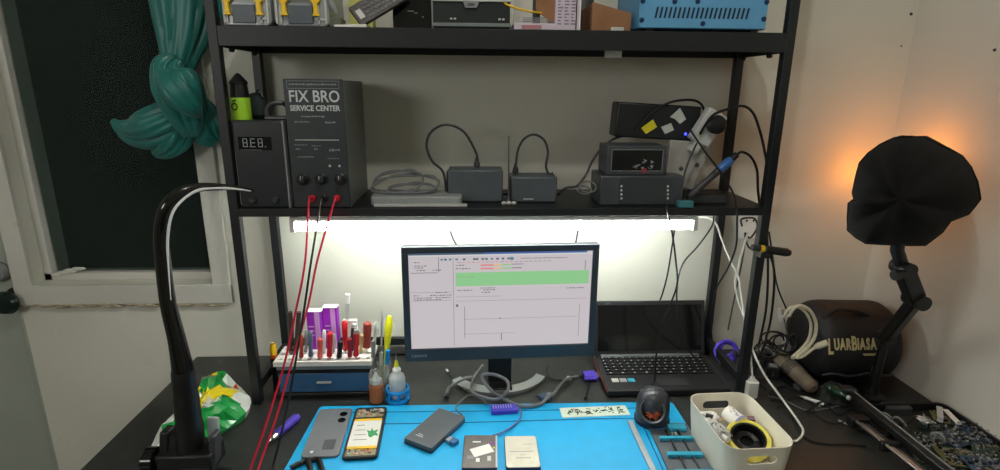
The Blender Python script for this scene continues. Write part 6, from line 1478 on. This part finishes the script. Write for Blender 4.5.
for s_ in (-1, 1): obj('thumb_screw', MB().tube([T @ Vector((-.018, s_*.0125, .007)), T @ Vector((.016, s_*.0125, .007))], .003, 8), PLAG, o)
# violet drive plug lying on the mat with its cord to the bare disk
bl, br, fr, fl = [D(*q, ZMAT+.010) for q in ((490, 404), (516, 403), (519, 410.5), (491, 413))]
c_ = (bl+br+fr+fl)/4; T = frame((c_.x, c_.y, ZMAT), (br-bl)+(fr-fl)); w, d = (br-bl).length, (bl-fl).length
o = thing('drive_plug', 'violet drive connector lying on the mat behind the bare disks', 'connector', (c_.x, c_.y, ZMAT))
obj('plug_body', MB().rbox(w, d*.8, .0004, .011, .002, 0, T), M('violet_deep', (70, 62, 186), .35), o, bevel=.001)
b = MB()
for i in range(8): b.box(-w/2+.005+i*.0062, -w/2+.008+i*.0062, -d*.1, d*.3, .0108, .0116, 0, T)
obj('contact', b, M('violet_pale', (150, 140, 216), .4), o)
jo = T @ Vector((w/2-.003, -d*.1, .008))
cable('drive_lead', [jo+Vector((.002, 0, 0)), D(521, 411, ZMAT+.008), D(520, 419, ZMAT+.004), D(513, 426, ZMAT+.004), D(503, 432, ZMAT+.005), disk_T @ Vector((.028, disk_d/2+.004, .007))], .0022, M('violet_grey_sheath', (92, 90, 140), .4), 'violet grey lead from the connector to the labelled bare disk')
cable('drive_lead', [D(487, 404, ZD+.012), D(478, 396, ZD+.008), D(468, 395.5, ZD+.006), D(459, 403, ZD+.008), D(456, 409, ZMAT+.004), hdT @ Vector((.02, hdd_/2+.012, .006))], .0022, GREYC, 'thin grey lead running from the cable heap to the external drive')
p = hdT @ Vector((hdw/2+.006, -hdd_*.12, 0)); p2 = disk_T @ Vector((-.036, .02, .006))
e0 = hdT @ Vector((hdw/2-.0, -hdd_*.1, .007)); ed = (p2-e0); ed.z = 0; ed = ed.normalized()
o = thing('drive_adapter', 'blue and silver adapter plug between the external drive and the disk', 'adapter', (e0.x, e0.y, ZMAT))
T = frame((e0.x, e0.y, ZMAT+.001)+ed*.012 if False else Vector((e0.x, e0.y, ZMAT+.001))+ed*.011, ed)
obj('metal_shell', MB().rbox(.012, .016, .001, .008, .001, 0, T), CHROME, o)
obj('plug_body', MB().rbox(.016, .018, .0004, .010, .002, 0, T @ Matrix.Translation((.013, 0, 0))), NAVY, o, bevel=.001)
# black cords behind the monitor foot
cable('desk_cable', [D(550, 362, ZD+.03), D(547, 370, ZD+.016), D(550, 378, ZD+.008), D(557, 380, ZD+.004), D(566, 379.5, ZD+.004), D(578, 376, ZD+.004)], .0026, PLA, 'thin black cord curling out behind the monitor foot')
cable('desk_cable', [D(448, 372, ZD+.006), D(452, 378, ZD+.004), D(456, 384, ZD+.004), D(466, 392, ZD+.004)], .0026, PLA, 'thin black cord beside the silver monitor foot', ends=[(0, .012, .004, 'tip')], endmat=LGREY)
cable('desk_cable', [D(589, 379, ZD+.004), D(588, 388, ZD+.004), D(586, 396, ZD+.006)], .0022, PLA, 'short black cord dropping from the violet plug to the mat', ends=[(1, .014, .005, 'plug')], endmat=PLAG)
# two dangling cord ends behind the monitor
for x0_, x1_, lab in ((451, 460, 'short dark rod showing above the monitor beside the test leads side'), (577.5, 574, 'short dark rod showing above the monitor beside the laptop side')):
    a, c = W(x0_, 233, 1.44), W(x1_, 252, 1.44); d = (c-a).normalized()
    a2, c2 = W(x0_, 233, 1.44), a+(c-a)*7
    cable('hanging_cable', [Vector((a.x-(c.x-a.x)*.4, 1.425, zc+.02)), a, c, a+(c-a)*3, a+(c-a)*4.4], .0026, PLAG, lab.replace('rod showing', 'cord hanging').replace('beside the test leads side', 'near its tool organiser corner').replace('beside the laptop side', 'near its laptop corner'))
# leads on the right bench
cable('bench_lead', [D(770, 400, ZD+.004), D(786, 404, ZD+.003), D(794, 420, ZD+.003), D(806, 438, ZD+.003), D(826, 444, ZD+.003), D(846, 444, ZD+.003), D(866, 446, ZD+.003)], .0018, PLA, 'thin black lead trailing across the bench to the folded tripod')
cable('bench_lead', [D(768, 396, ZD+.004), D(784, 400, ZD+.003), D(806, 410, ZD+.003), D(824, 409, ZD+.003), D(846, 404, ZD+.003)], .0015, GREYC, 'hair-thin grey lead below the white pen')
# small marks on the side wall
for x, y, r in ((911, 14, .004), (901, 46, .002), (995, 50, .0035)):
    d_ = ray(x, y); p = CAM+d_*(XW/d_.x)
    if p.y > YW: p = W(x, y, YW); T = frame((p.x, YW-.0002, p.z), (1, 0, 0), (0, -1, 0))
    else: T = frame((XW-.0002, p.y, p.z), (0, 1, 0), (-1, 0, 0))
    solo('wall_nail', MB().lathe([(r, 0), (r, .001), (r*.5, .004), (.0003, .0045)], 10, T=T), PLAG, {911: 'bent dark nail in the side wall above the fabric lamp', 901: 'tiny dark nail in the wall below the bent one', 995: 'dark nail in the side wall at the outer frame edge'}[x], 'nail', 'nails in the side wall')

# ================================================================== LIGHT
def light(kind, name, loc, energy, col, **k):
    d_ = bpy.data.lights.new(name, kind); d_.energy = energy; d_.color = col
    for a, v in k.items(): setattr(d_, a, v)
    o = bpy.data.objects.new(name, d_); C.objects.link(o); o.location = loc; return o
cl_ = light('POINT', 'ceiling_bulb', (.05, .30, 2.62), 19, (1, .97, .90), shadow_soft_size=.03)
fl_ = light('AREA', 'added_fill_light', (-1.85, -1.25, 1.9), 14, (1, .98, .94), shape='RECTANGLE', size=.9, size_y=.5)  # unseen fill light added to lift the side wall and shadows
fl_.rotation_euler = (Vector((1.1, 1.2, 1.0))-Vector(fl_.location)).to_track_quat('-Z', 'Y').to_euler()
w_ = bpy.data.worlds.new('night'); SC.world = w_; w_.use_nodes = True
w_.node_tree.nodes['Background'].inputs['Color'].default_value = (.0014, .0034, .0028, 1); w_.node_tree.nodes['Background'].inputs['Strength'].default_value = 1
vs_ = SC.view_settings; SC.display_settings.display_device = 'sRGB'
vs_.view_transform = 'Standard'; vs_.look = 'None'; vs_.gamma = 1; vs_.exposure = 0; vs_.use_curve_mapping = False
SC.cycles.max_bounces = 8
